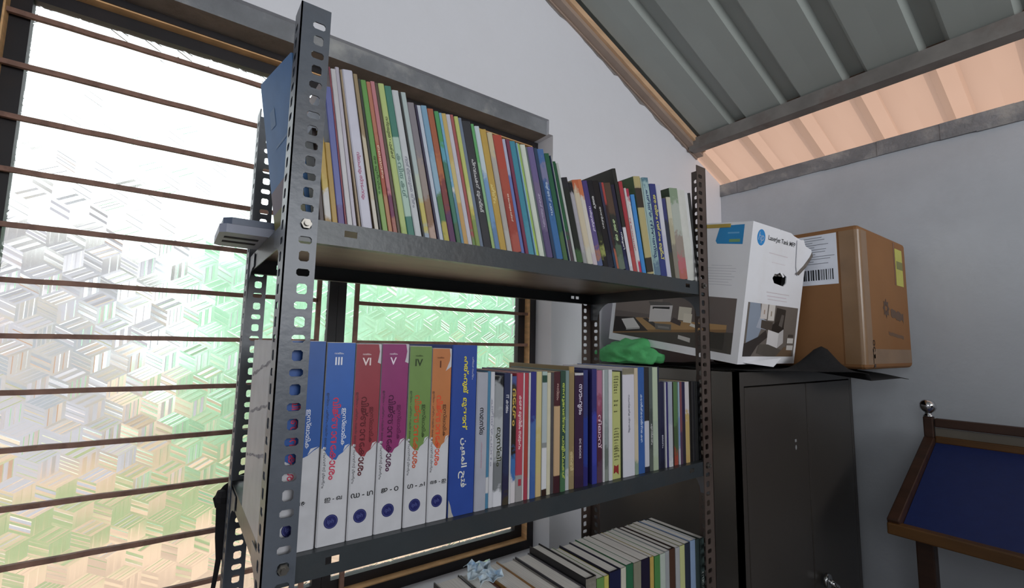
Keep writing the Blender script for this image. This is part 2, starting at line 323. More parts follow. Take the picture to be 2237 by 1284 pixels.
def shutter(x0, x1, st0, st1, z0, z1, gx0, gx1, gz0, gz1):
    sh = part('shutter', MB().box(x0, gx0, SY0, SY1, z0, z1).box(gx1, x1, SY0, SY1, z0, z1).box(gx0, gx1, SY0, SY1, z0, gz0).box(gx0, gx1, SY0, SY1, gz1, z1), m_black, win)
    # obscure glass: rhombs of a tumbling-block pattern, each with two pressed grooves
    a = .0335; g = MB(); e = math.sqrt(3)*a; yq = .683
    P = lambda ang: Vector((math.cos(R(ang))*a, math.sin(R(ang))*a))
    v0, v2, v4 = P(30), P(150), P(270)
    tv = [(0, 0, 0), (.15, 0, 0), (.20, -1, 1), (.38, -1, -1), (.43, 0, 0), (.57, 0, 0), (.62, -1, 1), (.80, -1, -1), (.85, 0, 0), (1, 0, 0)]
    j = -1
    while gz0+j*1.5*a < gz1+2*a:
        i = -1
        while gx0+i*e < gx1+2*e:
            c = Vector((gx0+i*e+(e/2 if j % 2 else 0), gz0+j*1.5*a))
            for kind, (e1, e2) in enumerate(((v4, v0), (v2, v4), (v0, v2))):
                if not (gx0-.03 < c.x+(e1.x+e2.x)/2 < gx1+.03 and gz0-.03 < c.y+(e1.y+e2.y)/2 < gz1+.03): continue
                tx = random.gauss((.05, -.04, .0)[kind], .05); ty = random.gauss((.0, .03, -.06)[kind], .05); gd = random.choice((.00025, .0004)); ft = random.gauss(0, .0004)
                vs = []
                for t, hh, ff in tv:
                    for s in (0, 1):
                        q = c+e1*s+e2*t
                        vs.append((min(max(q.x, gx0-.006), gx1+.006), yq+(tx*(s-.5)+ty*(t-.5))*a-hh*gd+ff*ft, min(max(q.y, gz0-.006), gz1+.006)))
                fs = [(2*k, 2*k+1, 2*k+3, 2*k+2) for k in range(len(tv)-1)]
                # faces look into the room (-y)
                A, B, Cc = Vector(vs[0]), Vector(vs[1]), Vector(vs[3])
                if (B-A).cross(Cc-A).y > 0: fs = [f[::-1] for f in fs]
                g.add(vs, fs)
            i += 1
        j += 1
    g.quad((gx0-.006, yq+.006, gz0-.006), (gx0-.006, yq+.006, gz1+.006), (gx1+.006, yq+.006, gz1+.006), (gx1+.006, yq+.006, gz0-.006))
    me = mesh('pane', g, m_glass, BASE[win]); po = bpy.data.objects.new('pane', me); COL.objects.link(po); po.parent = sh
    po['label'] = 'obscure glass pressed with slanted bars'
shutter(-.405, .246, 0, 0, -.379, .935, -.372, .224, -.352, .905)
shutter(.247, .870, 0, 0, -.379, .935, .268, .840, -.352, .905)
for k in range(12):
    z = .862-.1034*k; dz = .0048
    for (a, b) in ((-.402, .192), (.296, .867)):
        n = 14; mb = MB(); ring = []
        for i in range(n+1):
            x = a+(b-a)*i/n; j1 = random.uniform(-.0006, .0006)
            ring.append([(x, .650, z-dz+j1), (x, .659, z-dz+j1), (x, .659, z+dz+j1), (x, .650, z+dz+j1)])
        vs = [p for r_ in ring for p in r_]
        fs = [(4*i+q, 4*i+(q+1) % 4, 4*i+4+(q+1) % 4, 4*i+4+q) for i in range(n) for q in range(4)]+[(0, 1, 2, 3), (4*n+3, 4*n+2, 4*n+1, 4*n)]
        mb.add(vs, fs); part('grille_bar', mb, m_bar, win)
for x in (.190, .286): part('grille_upright', MB().box(x, x+.011, .650, .6585, -.375, .931), m_bar, win)

# ------------------------------------------------------------------ outside
m_soil = mat('laterite_soil', lin('e6c2a8', .72), .95, var=.12, scale=.8, bump=.3, bscale=8)
solo('ground', MB().box(-25, 30, -25, 40, ZF-.35, ZF-.15), m_soil, (0, 0, ZF-.15), 'pale orange laterite yard outside', kind='structure')
m_leafs = [mat('leaf_%d' % i, lin(c, 1.3), .6, var=.22, scale=3) for i, c in enumerate(('9fceb4', 'aed6b8', '9ac8b4'))]
m_stem = mat('stem_bark', lin('6b5440'), .9, var=.2)
def shrub(x, y, hgt, wid, label, mi):
    z0 = ZF-.15
    t = thing('shrub', (x, y, z0), label, 'shrub', 'shrubs beyond the obscure glass')
    mb = MB()
    for k in range(5):
        a = random.uniform(0, 6.28); mb.tube([(x, y, z0), (x+.1*math.cos(a), y+.1*math.sin(a), z0+hgt*.4), (x+wid*.3*math.cos(a), y+wid*.3*math.sin(a), z0+hgt*.85)], [.035, .025, .008], 6)
    part('stem', mb, m_stem, t)
    lf = MB()
    for k in range(1500):
        u = random.random(); th = random.uniform(0, 6.283); zz = z0+.15+u*(hgt-.1); rr = wid*.5*math.sqrt(max(.05, 1-(2*u-.9)**2))*math.sqrt(random.random())*random.uniform(.8, 1.12)
        p = Vector((x+rr*math.cos(th), y+rr*math.sin(th), zz)); d = Vector((random.gauss(0, 1), random.gauss(0, 1), random.gauss(.3, .6))).normalized()
        sd = d.cross(Vector((random.random(), random.random(), random.random()))).normalized(); q = random.uniform(.09, .16)
        lf.quad(p, p+d*q*.5+sd*q*.28, p+d*q, p+d*q*.5-sd*q*.28)
    part('foliage', lf, m_leafs[mi], t)
shrub(.7, 6.9, 3.0, 2.1, 'leftmost green shrub outside, nearest the window mullion', 0)
shrub(3.2, 7.2, 3.5, 2.4, 'tall pale green shrub outside, middle of the shrub row', 1)
shrub(5.9, 7.2, 3.5, 2.6, 'dark green shrub outside, third in the shrub row', 2)
shrub(8.8, 7.4, 3.5, 2.8, 'rightmost green shrub outside, farthest along the row', 0)
hs = thing('neighbour_house', (-2.2, 8.6, ZF-.15), 'pale lavender house seen blurred through the left pane', 'house')
z0 = ZF-.15
part('wall', MB().box(-6.5, -.8, 8.6, 11.4, z0, z0+3.2), mat('lavender_plaster', lin('c3c6d6', .76), .9, var=.06, scale=2), hs)
mb = MB(); mb.hexa([(-6.9, 8.3, z0+3.2), (-.5, 8.3, z0+3.2), (-.5, 11.8, z0+3.2), (-6.9, 11.8, z0+3.2)], [(-6.9, 9.9, z0+3.7), (-.5, 9.9, z0+3.7), (-.5, 10.1, z0+3.7), (-6.9, 10.1, z0+3.7)])
part('roof', mb, mat('roof_tile', lin('c8c4c0', .76), .9, var=.05), hs)
wdw = part('window', MB().box(-2.0, -1.0, 8.55, 8.6, z0+1.0, z0+2.2), mat('yellow_shutter', lin('e0c890', .76), .7, var=.1), hs)
part('pane', MB().box(-1.9, -1.1, 8.53, 8.55, z0+1.1, z0+2.1), mat('dull_pane', lin('a8b0c0', .76), .2, var=.05), wdw)
part('door', MB().box(-3.4, -2.6, 8.55, 8.6, z0, z0+2.1), mat('door_tan', lin('a9876a'), .6, var=.1), hs)

mb = MB(); random.seed(4)
for k in range(9000):
    x, y = random.uniform(-3.5, 9), random.uniform(4.9, 6.6); q = random.uniform(.05, .11); a = random.uniform(0, 6.28); c, s = math.cos(a)*.02, math.sin(a)*.02
    mb.add([(x-c, y-s, ZF-.15), (x+c, y+s, ZF-.15), (x+random.uniform(-.04, .04), y+random.uniform(-.04, .04), ZF-.15+q)], [(0, 1, 2)])
solo('lawn_grass', mb, mat('lawn_green', lin('b4d4a4', .75), .8, var=.2, scale=2), (0, 5.5, ZF-.15), 'pale green lawn strip in the yard outside', 'grass', kind='stuff')

hd = thing('hedge', (7, 9.6, ZF-.15), 'long mint green hedge behind the shrubs outside', 'hedge')
mb = MB(); st_ = MB()
for k in range(26):
    x = .2+k*.55; st_.tube([(x, 9.6, ZF-.15), (x+.1, 9.6, ZF+1.2), (x, 9.55, ZF+2.6)], [.04, .03, .012], 5)
for k in range(7000):
    x, y, z = random.uniform(-.1, 14.5), random.uniform(9.0, 10.1), ZF-.1+3.5*random.random()**.8
    d = Vector((random.gauss(0, 1), random.gauss(-.5, 1), random.gauss(.3, .6))).normalized(); sd = d.cross(Vector((random.random(), random.random(), random.random()))).normalized(); q = random.uniform(.2, .34); p = Vector((x, y, z))
    mb.quad(p, p+d*q*.5+sd*q*.3, p+d*q, p+d*q*.5-sd*q*.3)
part('stems', st_, m_stem, hd, kind='stuff'); part('foliage', mb, m_leafs[0], hd, kind='stuff')

# ================================================================== THE RACK
RW, RD, FW, TH, PITCH, ZH = .879, .3704, .0352, .0018, .0195, .3036
ZTOP = .66
rack = thing('book_rack', (RW/2, RD/2, ZF), 'grey slotted-angle steel book rack standing before the barred window', 'rack')
def flange(mb, org, u, n, z0, z1, centre):
    """slotted strip: org = point on the fold line, u = width direction, n = thickness direction"""
    u, n = Vector(u), Vector(n)
    k0 = math.ceil((z0+PITCH/2-ZH)/PITCH); k1 = math.floor((z1-PITCH/2-ZH)/PITCH)
    def P(a, z, s): q = Vector(org)+u*a+n*(TH*s); return (q.x, q.y, z)
    flip = u.cross(Vector((0, 0, 1))).dot(n) > 0      # front (s=0) faces -n
    def strip(za, zb):
        vs = [P(a, z, s) for s in (0, 1) for (a, z) in ((0, za), (FW, za), (FW, zb), (0, zb))]
        mb.add(vs, [(0, 1, 2, 3), (4, 7, 6, 5), (0, 4, 5, 1), (1, 5, 6, 2), (2, 6, 7, 3), (3, 7, 4, 0)])
    strip(z0, ZH+k0*PITCH-PITCH/2); strip(ZH+k1*PITCH+PITCH/2, z1)
    for k in range(k0, k1+1):
        zc = ZH+k*PITCH; hw, hh = ((.0058, .0062) if k % 2 == 0 else (.0074, .0044)); c = .0022
        rect = [(0, zc-PITCH/2), (FW, zc-PITCH/2), (FW, zc+PITCH/2), (0, zc+PITCH/2)]
        a0, a1, b0, b1 = centre-hw, centre+hw, zc-hh, zc+hh
        oc = [(a0+c, b0), (a1-c, b0), (a1, b0+c), (a1, b1-c), (a1-c, b1), (a0+c, b1), (a0, b1-c), (a0, b0+c)]
        vs = [P(a, z, s) for s in (0, 1) for (a, z) in rect+oc]
        fs = []
        for s in (0, 12):
            r_ = [0+s, 1+s, 2+s, 3+s]; q = [4+i+s for i in range(8)]
            f = [(r_[0], r_[1], q[1], q[0]), (r_[1], r_[2], q[3], q[2]), (r_[2], r_[3], q[5], q[4]), (r_[3], r_[0], q[7], q[6]),
                 (r_[1], q[2], q[1]), (r_[2], q[4], q[3]), (r_[3], q[6], q[5]), (r_[0], q[0], q[7])]
            fs += f if s == 0 else [x[::-1] for x in f]
        fs += [(4+i, 4+(i+1) % 8, 16+(i+1) % 8, 16+i) for i in range(8)]
        fs += [(1, 13, 14, 2), (3, 15, 12, 0)]
        mb.add(vs, fs)
def post(x, y, sx, sy, m):
    mb = MB()
    flange(mb, (x, y, 0), (sx, 0, 0), (0, sy, 0), ZF, ZTOP, FW*.63)
    flange(mb, (x, y, 0), (0, sy, 0), (sx, 0, 0), ZF, ZTOP, FW*.63)
    return part('post', mb, m, rack)
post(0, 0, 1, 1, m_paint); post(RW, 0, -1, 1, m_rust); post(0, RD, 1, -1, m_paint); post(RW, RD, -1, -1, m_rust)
m_under = mat('shelf_underside_worn', lin('8d7d70', .95), .4, var=.15, scale=6, stain='5f5148', sc=4, samt=.6, spec=.5, stretch=(1, 3, 1))
LIP = .029
SHELVES = (.39, 0., -.39, -.78, -1.17)
for zs in SHELVES:
    x0, x1, y0, y1 = .0045, RW-.0045, .0025, RD-.0025; t = .0012
    mb = MB(); mb.box(x0, x1, y0, y1, zs-t, zs, 0)
    mb.m[0] = 1                        # underside of the board
    hz = zs-.0125
    for yy in (y0, y1-t):
        if yy == y0: holes = [(.068, .084), (RW-.084, RW-.068)]
        else: holes = [(.05, .062), (.068, .08), (RW-.08, RW-.068), (RW-.062, RW-.05)]
        xs = x0
        for a, b in holes:
            mb.box(xs, a, yy, yy+t, zs-LIP, zs-t); mb.box(a, b, yy, yy+t, zs-LIP, hz-.004); mb.box(a, b, yy, yy+t, hz+.004, zs-t); xs = b
        mb.box(xs, x1, yy, yy+t, zs-LIP, zs-t)
    for xx in (x0, x1-t): mb.box(xx, xx+t, y0+t, y1-t, zs-LIP, zs-t)
    mb.box(x0, x1, y0+t, y0+.012, zs-LIP, zs-LIP+t); mb.box(x0, x1, y1-.012, y1-t, zs-LIP, zs-LIP+t)
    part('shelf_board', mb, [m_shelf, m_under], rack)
    if zs < -.5: continue
    for xx in (.0022, RW-.0034):
        for yy, s in ((.004, 1), (RD-.004, -1)):
            L1, L2 = .085, .075; arc = [(yy+s*(.026+(L1-.026)*(1-math.sin(a))), zs-.026-(L2-.026)*(1-math.cos(a))) for a in [i*math.pi/12 for i in range(7)]]
            poly = [(yy, zs-.004), (yy+s*L1, zs-.004)]+arc+[(yy, zs-L2)]
            mb = MB(); mb.hexa([(xx, a, b) for a, b in poly], [(xx+.0012, a, b) for a, b in poly]); o = part('gusset_plate', mb, m_paint, rack); recalc(o)
    for xb, yb, s in ((.022, 0, -1), (RW-.022, 0, -1), (.022, RD, 1), (RW-.022, RD, 1)):
        zb = ZH+round((zs-.012-ZH)/PITCH)*PITCH
        mb = MB().tube([(xb, yb+s*.0001, zb), (xb, yb+s*.004, zb)], .0062, 6).tube([(xb, yb+s*.004, zb), (xb, yb+s*.0075, zb)], .0032, 8)
        part('bolt', mb, m_bolt, rack)
for xb, yb, zb in ((.022, 0, .2256), (-.0001, .022, .2256)):
    pass

# ================================================================== BOOKS
NAMES = [('white', 'e4e4e8'), ('cream', 'ddd6bc'), ('pale grey', 'bcc0c6'), ('grey', '8a8c92'), ('charcoal', '3a3a3c'), ('black', '1e1e20'), ('navy', '2c3058'), ('blue', '3868b8'),
    ('sky blue', '70aee0'), ('pale blue', 'a4c4d8'), ('teal', '3c98a4'), ('mint', 'b8d8c8'), ('green', '5ca050'), ('dark green', '28603c'), ('lime', 'bcd068'), ('yellow', 'd8c858'), ('mustard', 'c8a03c'),
    ('tan', 'b89c70'), ('brown', '66503c'), ('rust', 'b86038'), ('orange', 'd87838'), ('red', 'c04038'), ('crimson', 'c83050'), ('maroon', '7c3048'), ('pink', 'd08898'), ('magenta', 'a02878'), ('purple', '584088'), ('lilac', '9c90c0'), ('lavender', 'd0cce0'), ('periwinkle', '7078c0'), ('grey green', '8c9c90'), ('slate', '68788c')]
def rgbh(h): return [int(h[i:i+2], 16) for i in (0, 2, 4)]
def cname(h):
    r = rgbh(h); return min(NAMES, key=lambda n: sum((a-b)**2 for a, b in zip(rgbh(n[1]), r)))[0]
def dom(b):
    if isinstance(b, str): return b
    e = [x[0] for x in b[1:]]+[1.0]; return max(zip(b, e), key=lambda q: q[1]-q[0][0])[0][1]
ONES = 'zeroth first second third fourth fifth sixth seventh eighth ninth tenth eleventh twelfth thirteenth fourteenth fifteenth sixteenth seventeenth eighteenth nineteenth'.split()
TENS = ' x twent thirt fort fift sixt sevent eight ninet'.split(' ')
def ordw(n):
    if n < 20: return ONES[n]
    t, o = divmod(n, 10); return TENS[t]+'ieth' if o == 0 else TENS[t]+'y-'+ONES[o]

def build_book(name, x0, t, h, lean, depth, bands, y0, z0, text=None, pages=None, cover=None, label=None, group=None, hard=False):
    """origin at the lower left front corner; x = thickness, y = into the shelf, z = up"""
    if isinstance(bands, str): bands = [(0, bands)]
    if cover is None: cover = dom(bands)
    mats = [cov(bands[0][1]) if len(bands) == 1 else spine_art(bands, h)]; bands = bands[:1]
    mats.append(cov(cover)); ci = len(mats)-1
    c = min(.0022 if hard else .0007, t*.2); r = min(.0016, t*.12)
    zs = [h]+[h*(1-b[0]) for b in bands[1:]]+[0]
    mb = MB()
    sec = [(0, depth), (0, r), (r, 0), (t-r, 0), (t, r), (t, depth), (t-c, depth), (t-c, c+r), (c, c+r), (c, depth)]
    n = len(sec)
    for k in range(len(zs)-1):
        zt_, zb_ = zs[k], zs[k+1]
        vs = [(a, b, zb_) for a, b in sec]+[(a, b, zt_) for a, b in sec]
        fs = [(i, (i+1) % n, n+(i+1) % n, n+i) for i in range(n)]
        mi = [k if i in (1, 2, 3) else ci for i in range(n)]
        mb.add(vs, fs, mi)
        if k == 0: mb.add([(a, b, zt_) for a, b in sec], [(0, 1, 8, 9), (1, 2, 3, 4, 7, 8), (4, 5, 6, 7)], ci)
        if k == len(zs)-2: mb.add([(a, b, zb_) for a, b in sec], [(9, 8, 1, 0), (8, 7, 4, 3, 2, 1), (7, 6, 5, 4)], ci)
    me = mesh(name, mb, mats)
    o = bpy.data.objects.new(name, me); COL.objects.link(o); BASE[o] = (0, 0, 0)
    o.location = (x0, y0, z0+H); o.rotation_euler = (0, -R(lean), 0)
    e = .0025 if hard else .0006
    part('pages', MB().box(c+1e-5, t-c-1e-5, c+r+1e-5, depth-.002, e, h-e), pages or random.choice((m_pages, m_pages, m_pagesy)), o)
    if text and text[0]:
        s, colr, f0, fl = text
        tt = text2d(s, length=h*fl, maxh=t*.68, bold=.02)
        if tt[1]:
            tm = MB(); put_text(tm, tt, (t*.5, -.00025, h*(1-f0)), (0, 0, -1), (1, 0, 0)); part('spine_lettering', tm, ink(colr), o)
    if label: tag(o, label, 'book', group)
    return o

UP = [
(0.0407, 0.0062, 0.1187, 5.4, '5a4a48', None),
(0.0469, 0.0084, 0.1169, 6.1, [(0, 'd8b040'), (0.5, 'e0c050'), (0.68, 'e8e4e0'), (0.92, 'b89040')], None),
(0.0557, 0.0065, 0.1042, 7.2, 'c8a03c', None),
(0.063, 0.009, 0.1789, 8.3, [(0, '7078c0'), (0.85, '705a9a')], None),
(0.0723, 0.0024, 0.2079, 9.4, 'a04858', None),
(0.0751, 0.0069, 0.2061, 9.5, 'dcd8dc', None),
(0.0823, 0.0064, 0.2113, 10.6, 'd0c8d8', None),
(0.089, 0.0032, 0.2085, 11.0, 'b09878', None),
(0.0931, 0.0153, 0.2104, 11.1, 'dcdaec', ('വിലാപവും സ്നേഹവും', 'b05078', 0.52, 0.3)),
(0.1089, 0.0017, 0.2119, 11.2, 'c88080', None),
(0.1108, 0.0059, 0.2109, 11.3, [(0, 'a89068'), (0.4, 'd8c8a8'), (0.8, 'e0d8c8')], None),
(0.1172, 0.0038, 0.2063, 11.3, '383a34', None),
(0.1216, 0.0077, 0.2063, 11.4, [(0, '68a848'), (0.5, '70a848'), (0.75, '90b858')], ('ആടുജീവിതം', '385828', 0.5, 0.25)),
(0.1297, 0.0061, 0.2064, 11.4, [(0, 'c87858'), (0.4, 'c05838'), (0.75, 'c88858')], ('മലയാളം', 'e8c8b0', 0.42, 0.22)),
(0.1362, 0.0064, 0.2088, 11.4, [(0, 'd08088'), (0.73, '803060'), (0.9, 'b87060')], None),
(0.1429, 0.0047, 0.2095, 11.9, '605040', None),
(0.1482, 0.0088, 0.21, 12.1, [(0, 'c0d478'), (0.95, 'b0c868')], ('നന്മയുടെ • പൂക്കൾ', '404828', 0.22, 0.28)),
(0.1576, 0.0106, 0.2102, 12.3, [(0, '408a78'), (0.34, 'b8d8c8'), (0.87, '408a78')], ('കവിതകൾ', '6a8a80', 0.45, 0.3)),
(0.1689, 0.0103, 0.2077, 12.5, 'd4d8dc', ('ഓർമ്മയുടെ തീരം', '888898', 0.45, 0.35)),
(0.1797, 0.0031, 0.2076, 12.6, '343434', None),
(0.1831, 0.0079, 0.2092, 13.2, [(0, 'bccccc'), (0.55, 'c8d4c0'), (0.72, 'd8c858'), (0.93, 'a8b8c8')], None),
(0.1915, 0.0109, 0.1976, 13.4, [(0, '908890'), (0.4, 'a89890'), (0.7, 'a07858'), (0.9, 'c8a898')], None),
(0.203, 0.0037, 0.1971, 13.4, '383050', None),
(0.207, 0.0067, 0.1985, 13.4, 'd0d8e8', None),
(0.2142, 0.0083, 0.2002, 13.4, [(0, '80b0d0'), (0.4, '98c0d8'), (0.65, '508850'), (0.85, 'c8b840')], None),
(0.224, 0.011, 0.1993, 13.4, [(0, 'b86038'), (0.35, 'c87038'), (0.55, '904040'), (0.75, '683868')], None),
(0.2355, 0.0069, 0.1982, 13.4, [(0, '48a860'), (0.25, '58b0c8'), (0.4, '408870'), (0.85, '507858')], None),
(0.2429, 0.004, 0.1978, 13.3, [(0, '78b8e0'), (0.55, 'e0e0e0'), (0.63, '6898b8')], None),
(0.2475, 0.0083, 0.1993, 13.3, [(0, 'd8b860'), (0.4, 'e0c878'), (0.7, 'd8a858')], None),
(0.2563, 0.0071, 0.2006, 13.3, 'd4d0dc', None),
(0.2638, 0.0048, 0.2022, 13.5, [(0, 'b85858'), (0.9, '789858')], None),
(0.269, 0.0067, 0.2004, 13.5, [(0, 'ccd468'), (0.55, 'e0dc90'), (0.65, 'd8c850'), (0.8, '90a850')], None),
(0.2762, 0.0063, 0.2011, 13.5, '7888a0', None),
(0.2832, 0.0156, 0.1986, 13.5, '38383e', ('പ്രവാചകൻ മുഹമ്മദ്', 'd8d8d8', 0.3, 0.42)),
(0.2994, 0.0051, 0.1985, 13.5, [(0, '60b868'), (0.3, '90c890'), (0.8, 'a8c878')], None),
(0.3049, 0.0082, 0.1964, 13.4, [(0, 'd0e0e8'), (0.4, '78a8d8'), (0.8, '6890c0')], None),
(0.3142, 0.0132, 0.1947, 13.4, 'd0a838', ('ചരിത്രം', 'e8d890', 0.45, 0.16)),
(0.3281, 0.0096, 0.1931, 13.4, [(0, 'd8c8a0'), (0.2, 'c0b8b0'), (0.8, 'c8c4bc')], None),
(0.3386, 0.0175, 0.1918, 13.5, [(0, 'c84830'), (0.3, 'c05038'), (0.5, 'b04030'), (0.8, 'c05848')], ('ആലാഹയുടെ മക്കൾ', 'f0e0d0', 0.5, 0.24)),
(0.3569, 0.0069, 0.1906, 13.5, [(0, 'c0c4e0'), (0.3, '7088d0'), (0.8, '6880c8')], None),
(0.3643, 0.0058, 0.1915, 13.5, '8a3858', None),
(0.3712, 0.0136, 0.191, 13.5, [(0, '3898b0'), (0.7, '48a0b8')], None),
(0.3855, 0.0024, 0.1913, 13.6, '98c8e8', None),
(0.3883, 0.0063, 0.1917, 13.5, [(0, 'a8d060'), (0.8, 'b8d848')], None),
(0.3952, 0.0107, 0.1912, 13.6, 'e0e8d8', None),
(0.4068, 0.0037, 0.1905, 13.7, '687878', None),
(0.411, 0.0141, 0.1913, 14.0, [(0, '7868a0'), (0.3, '807098'), (0.75, '685888')], ('കഥകൾ സമാഹാരം', 'c0b8d0', 0.42, 0.3)),
(0.4258, 0.0067, 0.1932, 14.2, '304868', None),
(0.4334, 0.0161, 0.1939, 15.1, [(0, '4878b8'), (0.12, '8888b0'), (0.3, '3868a8'), (0.6, '3878b8')], ('ഖുർആൻ പഠനം', 'c8d8e8', 0.3, 0.3)),
(0.4504, 0.0109, 0.1909, 15.1, [(0, '206848'), (0.5, '286850'), (0.75, '507848')], None),
(0.462, 0.003, 0.1896, 15.1, '283858', None),
(0.4658, 0.0041, 0.19, 15.1, 'd0d4d0', None),
(0.4682, 0.0077, 0.1811, 15.1, [(0, '186038'), (0.5, '206a3c'), (0.75, '584850')], None),
(0.4765, 0.0052, 0.1799, 14.9, 'c8ccc8', None),
(0.4825, 0.0147, 0.1554, 14.9, [(0, '282830'), (0.15, '202820'), (0.85, '406838')], None),
(0.4983, 0.0096, 0.1499, 14.9, [(0, '202028'), (0.12, 'b8b4bc'), (0.85, 'a8a8a8')], None),
(0.5088, 0.0134, 0.1568, 15.0, [(0, 'd86830'), (0.13, 'e0d0b0'), (0.8, 'dcd8c8')], None),
(0.5233, 0.0112, 0.161, 15.4, [(0, 'e07840'), (0.18, 'e4dcd0'), (0.85, 'd8c8d0')], None),
(0.5355, 0.0138, 0.1613, 16.1, [(0, '504088'), (0.4, '685898'), (0.8, 'b07868'), (0.9, '6070a0')], ('നാട്ടുവഴികൾ', 'e0d8f0', 0.3, 0.3)),
(0.5502, 0.0128, 0.1648, 16.1, [(0, '181820'), (0.6, '303420'), (0.75, 'a0a850'), (0.88, '201c20')], ('യാത്ര', 'e8e8e8', 0.18, 0.15)),
(0.5639, 0.0176, 0.1679, 16.1, [(0, '181418'), (0.7, '141420'), (0.86, '282838')], ('അറബിക്കഥ', 'd8d8d8', 0.3, 0.25)),
(0.5826, 0.0063, 0.1689, 16.1, [(0, '383858'), (0.3, '303048'), (0.8, '284868')], None),
(0.5895, 0.0057, 0.1702, 16.1, [(0, 'c04038'), (0.22, '402828'), (0.75, 'c06848')], None),
(0.5961, 0.0178, 0.1709, 16.1, [(0, '604838'), (0.35, '303430'), (0.7, '5a7058'), (0.85, '708070')], ('കടൽ മഴ', 'd0e8b0', 0.42, 0.25)),
(0.616, 0.0097, 0.1718, 15.1, [(0, '282440'), (0.5, '202050'), (0.85, '303868')], ('സ്മൃതി', 'e8e8e8', 0.55, 0.2)),
(0.6265, 0.0089, 0.2058, 14.0, [(0, '30302c'), (0.56, '30302c'), (0.57, 'e8e4ec'), (0.95, 'd8d4dc')], None),
(0.6379, 0.0109, 0.1828, 13.8, [(0, 'c03040'), (0.4, 'b83838'), (0.8, 'c84848')], None),
(0.6494, 0.0052, 0.1717, 13.3, 'e0d8d8', ('നോവൽ', 'b04050', 0.35, 0.4)),
(0.6551, 0.0089, 0.1722, 13.1, [(0, 'c82850'), (0.12, 'e8e4e4'), (0.85, 'd02858')], None),
(0.6646, 0.0108, 0.1617, 13.1, '3898e8', ('', 'fff', 0, 0)),
(0.6816, 0.0204, 0.2033, 12.4, [(0, 'c8b878'), (0.1, 'c0b080'), (0.12, '403830'), (0.32, 'c8b878'), (0.83, '403830'), (0.98, 'c8b878')], None),
(0.7029, 0.0031, 0.2051, 12.3, 'b8d0c8', None),
(0.7065, 0.0192, 0.2067, 11.1, [(0, '58889c'), (0.06, 'a8ccd0'), (0.4, 'a0c4c4'), (0.85, '6888a0')], ('ചരിത്ര നിഘണ്ടു', '203868', 0.12, 0.7)),
(0.7269, 0.0196, 0.1978, 10.8, '34408c', ('ആയിരം വർഷം മുമ്പ്', 'e8e070', 0.12, 0.7)),
(0.7478, 0.0142, 0.1995, 10.8, [(0, 'e0e0ec'), (0.5, 'd4d4e8')], None),
(0.7636, 0.0133, 0.1743, 8.5, [(0, '384080'), (0.3, '30384c'), (0.7, '484838')], None),
(0.7779, 0.0139, 0.1797, 8.5, [(0, 'd8d4b8'), (0.3, 'c0b898'), (0.6, '989080')], None),
(0.7929, 0.0287, 0.2033, 8.5, [(0, '90a888'), (0.15, 'c0c8bc'), (0.5, 'a8988c'), (0.75, 'd07078'), (0.92, 'c87060')], None),
(0.8228, 0.0278, 0.2056, 8.3, 'e4e4dc', None),
(0.8513, 0.0095, 0.206, 8.0, 'ececec', None),
(0.8619, 0.0071, 0.2062, 9.3, '3c3c3c', None),
]
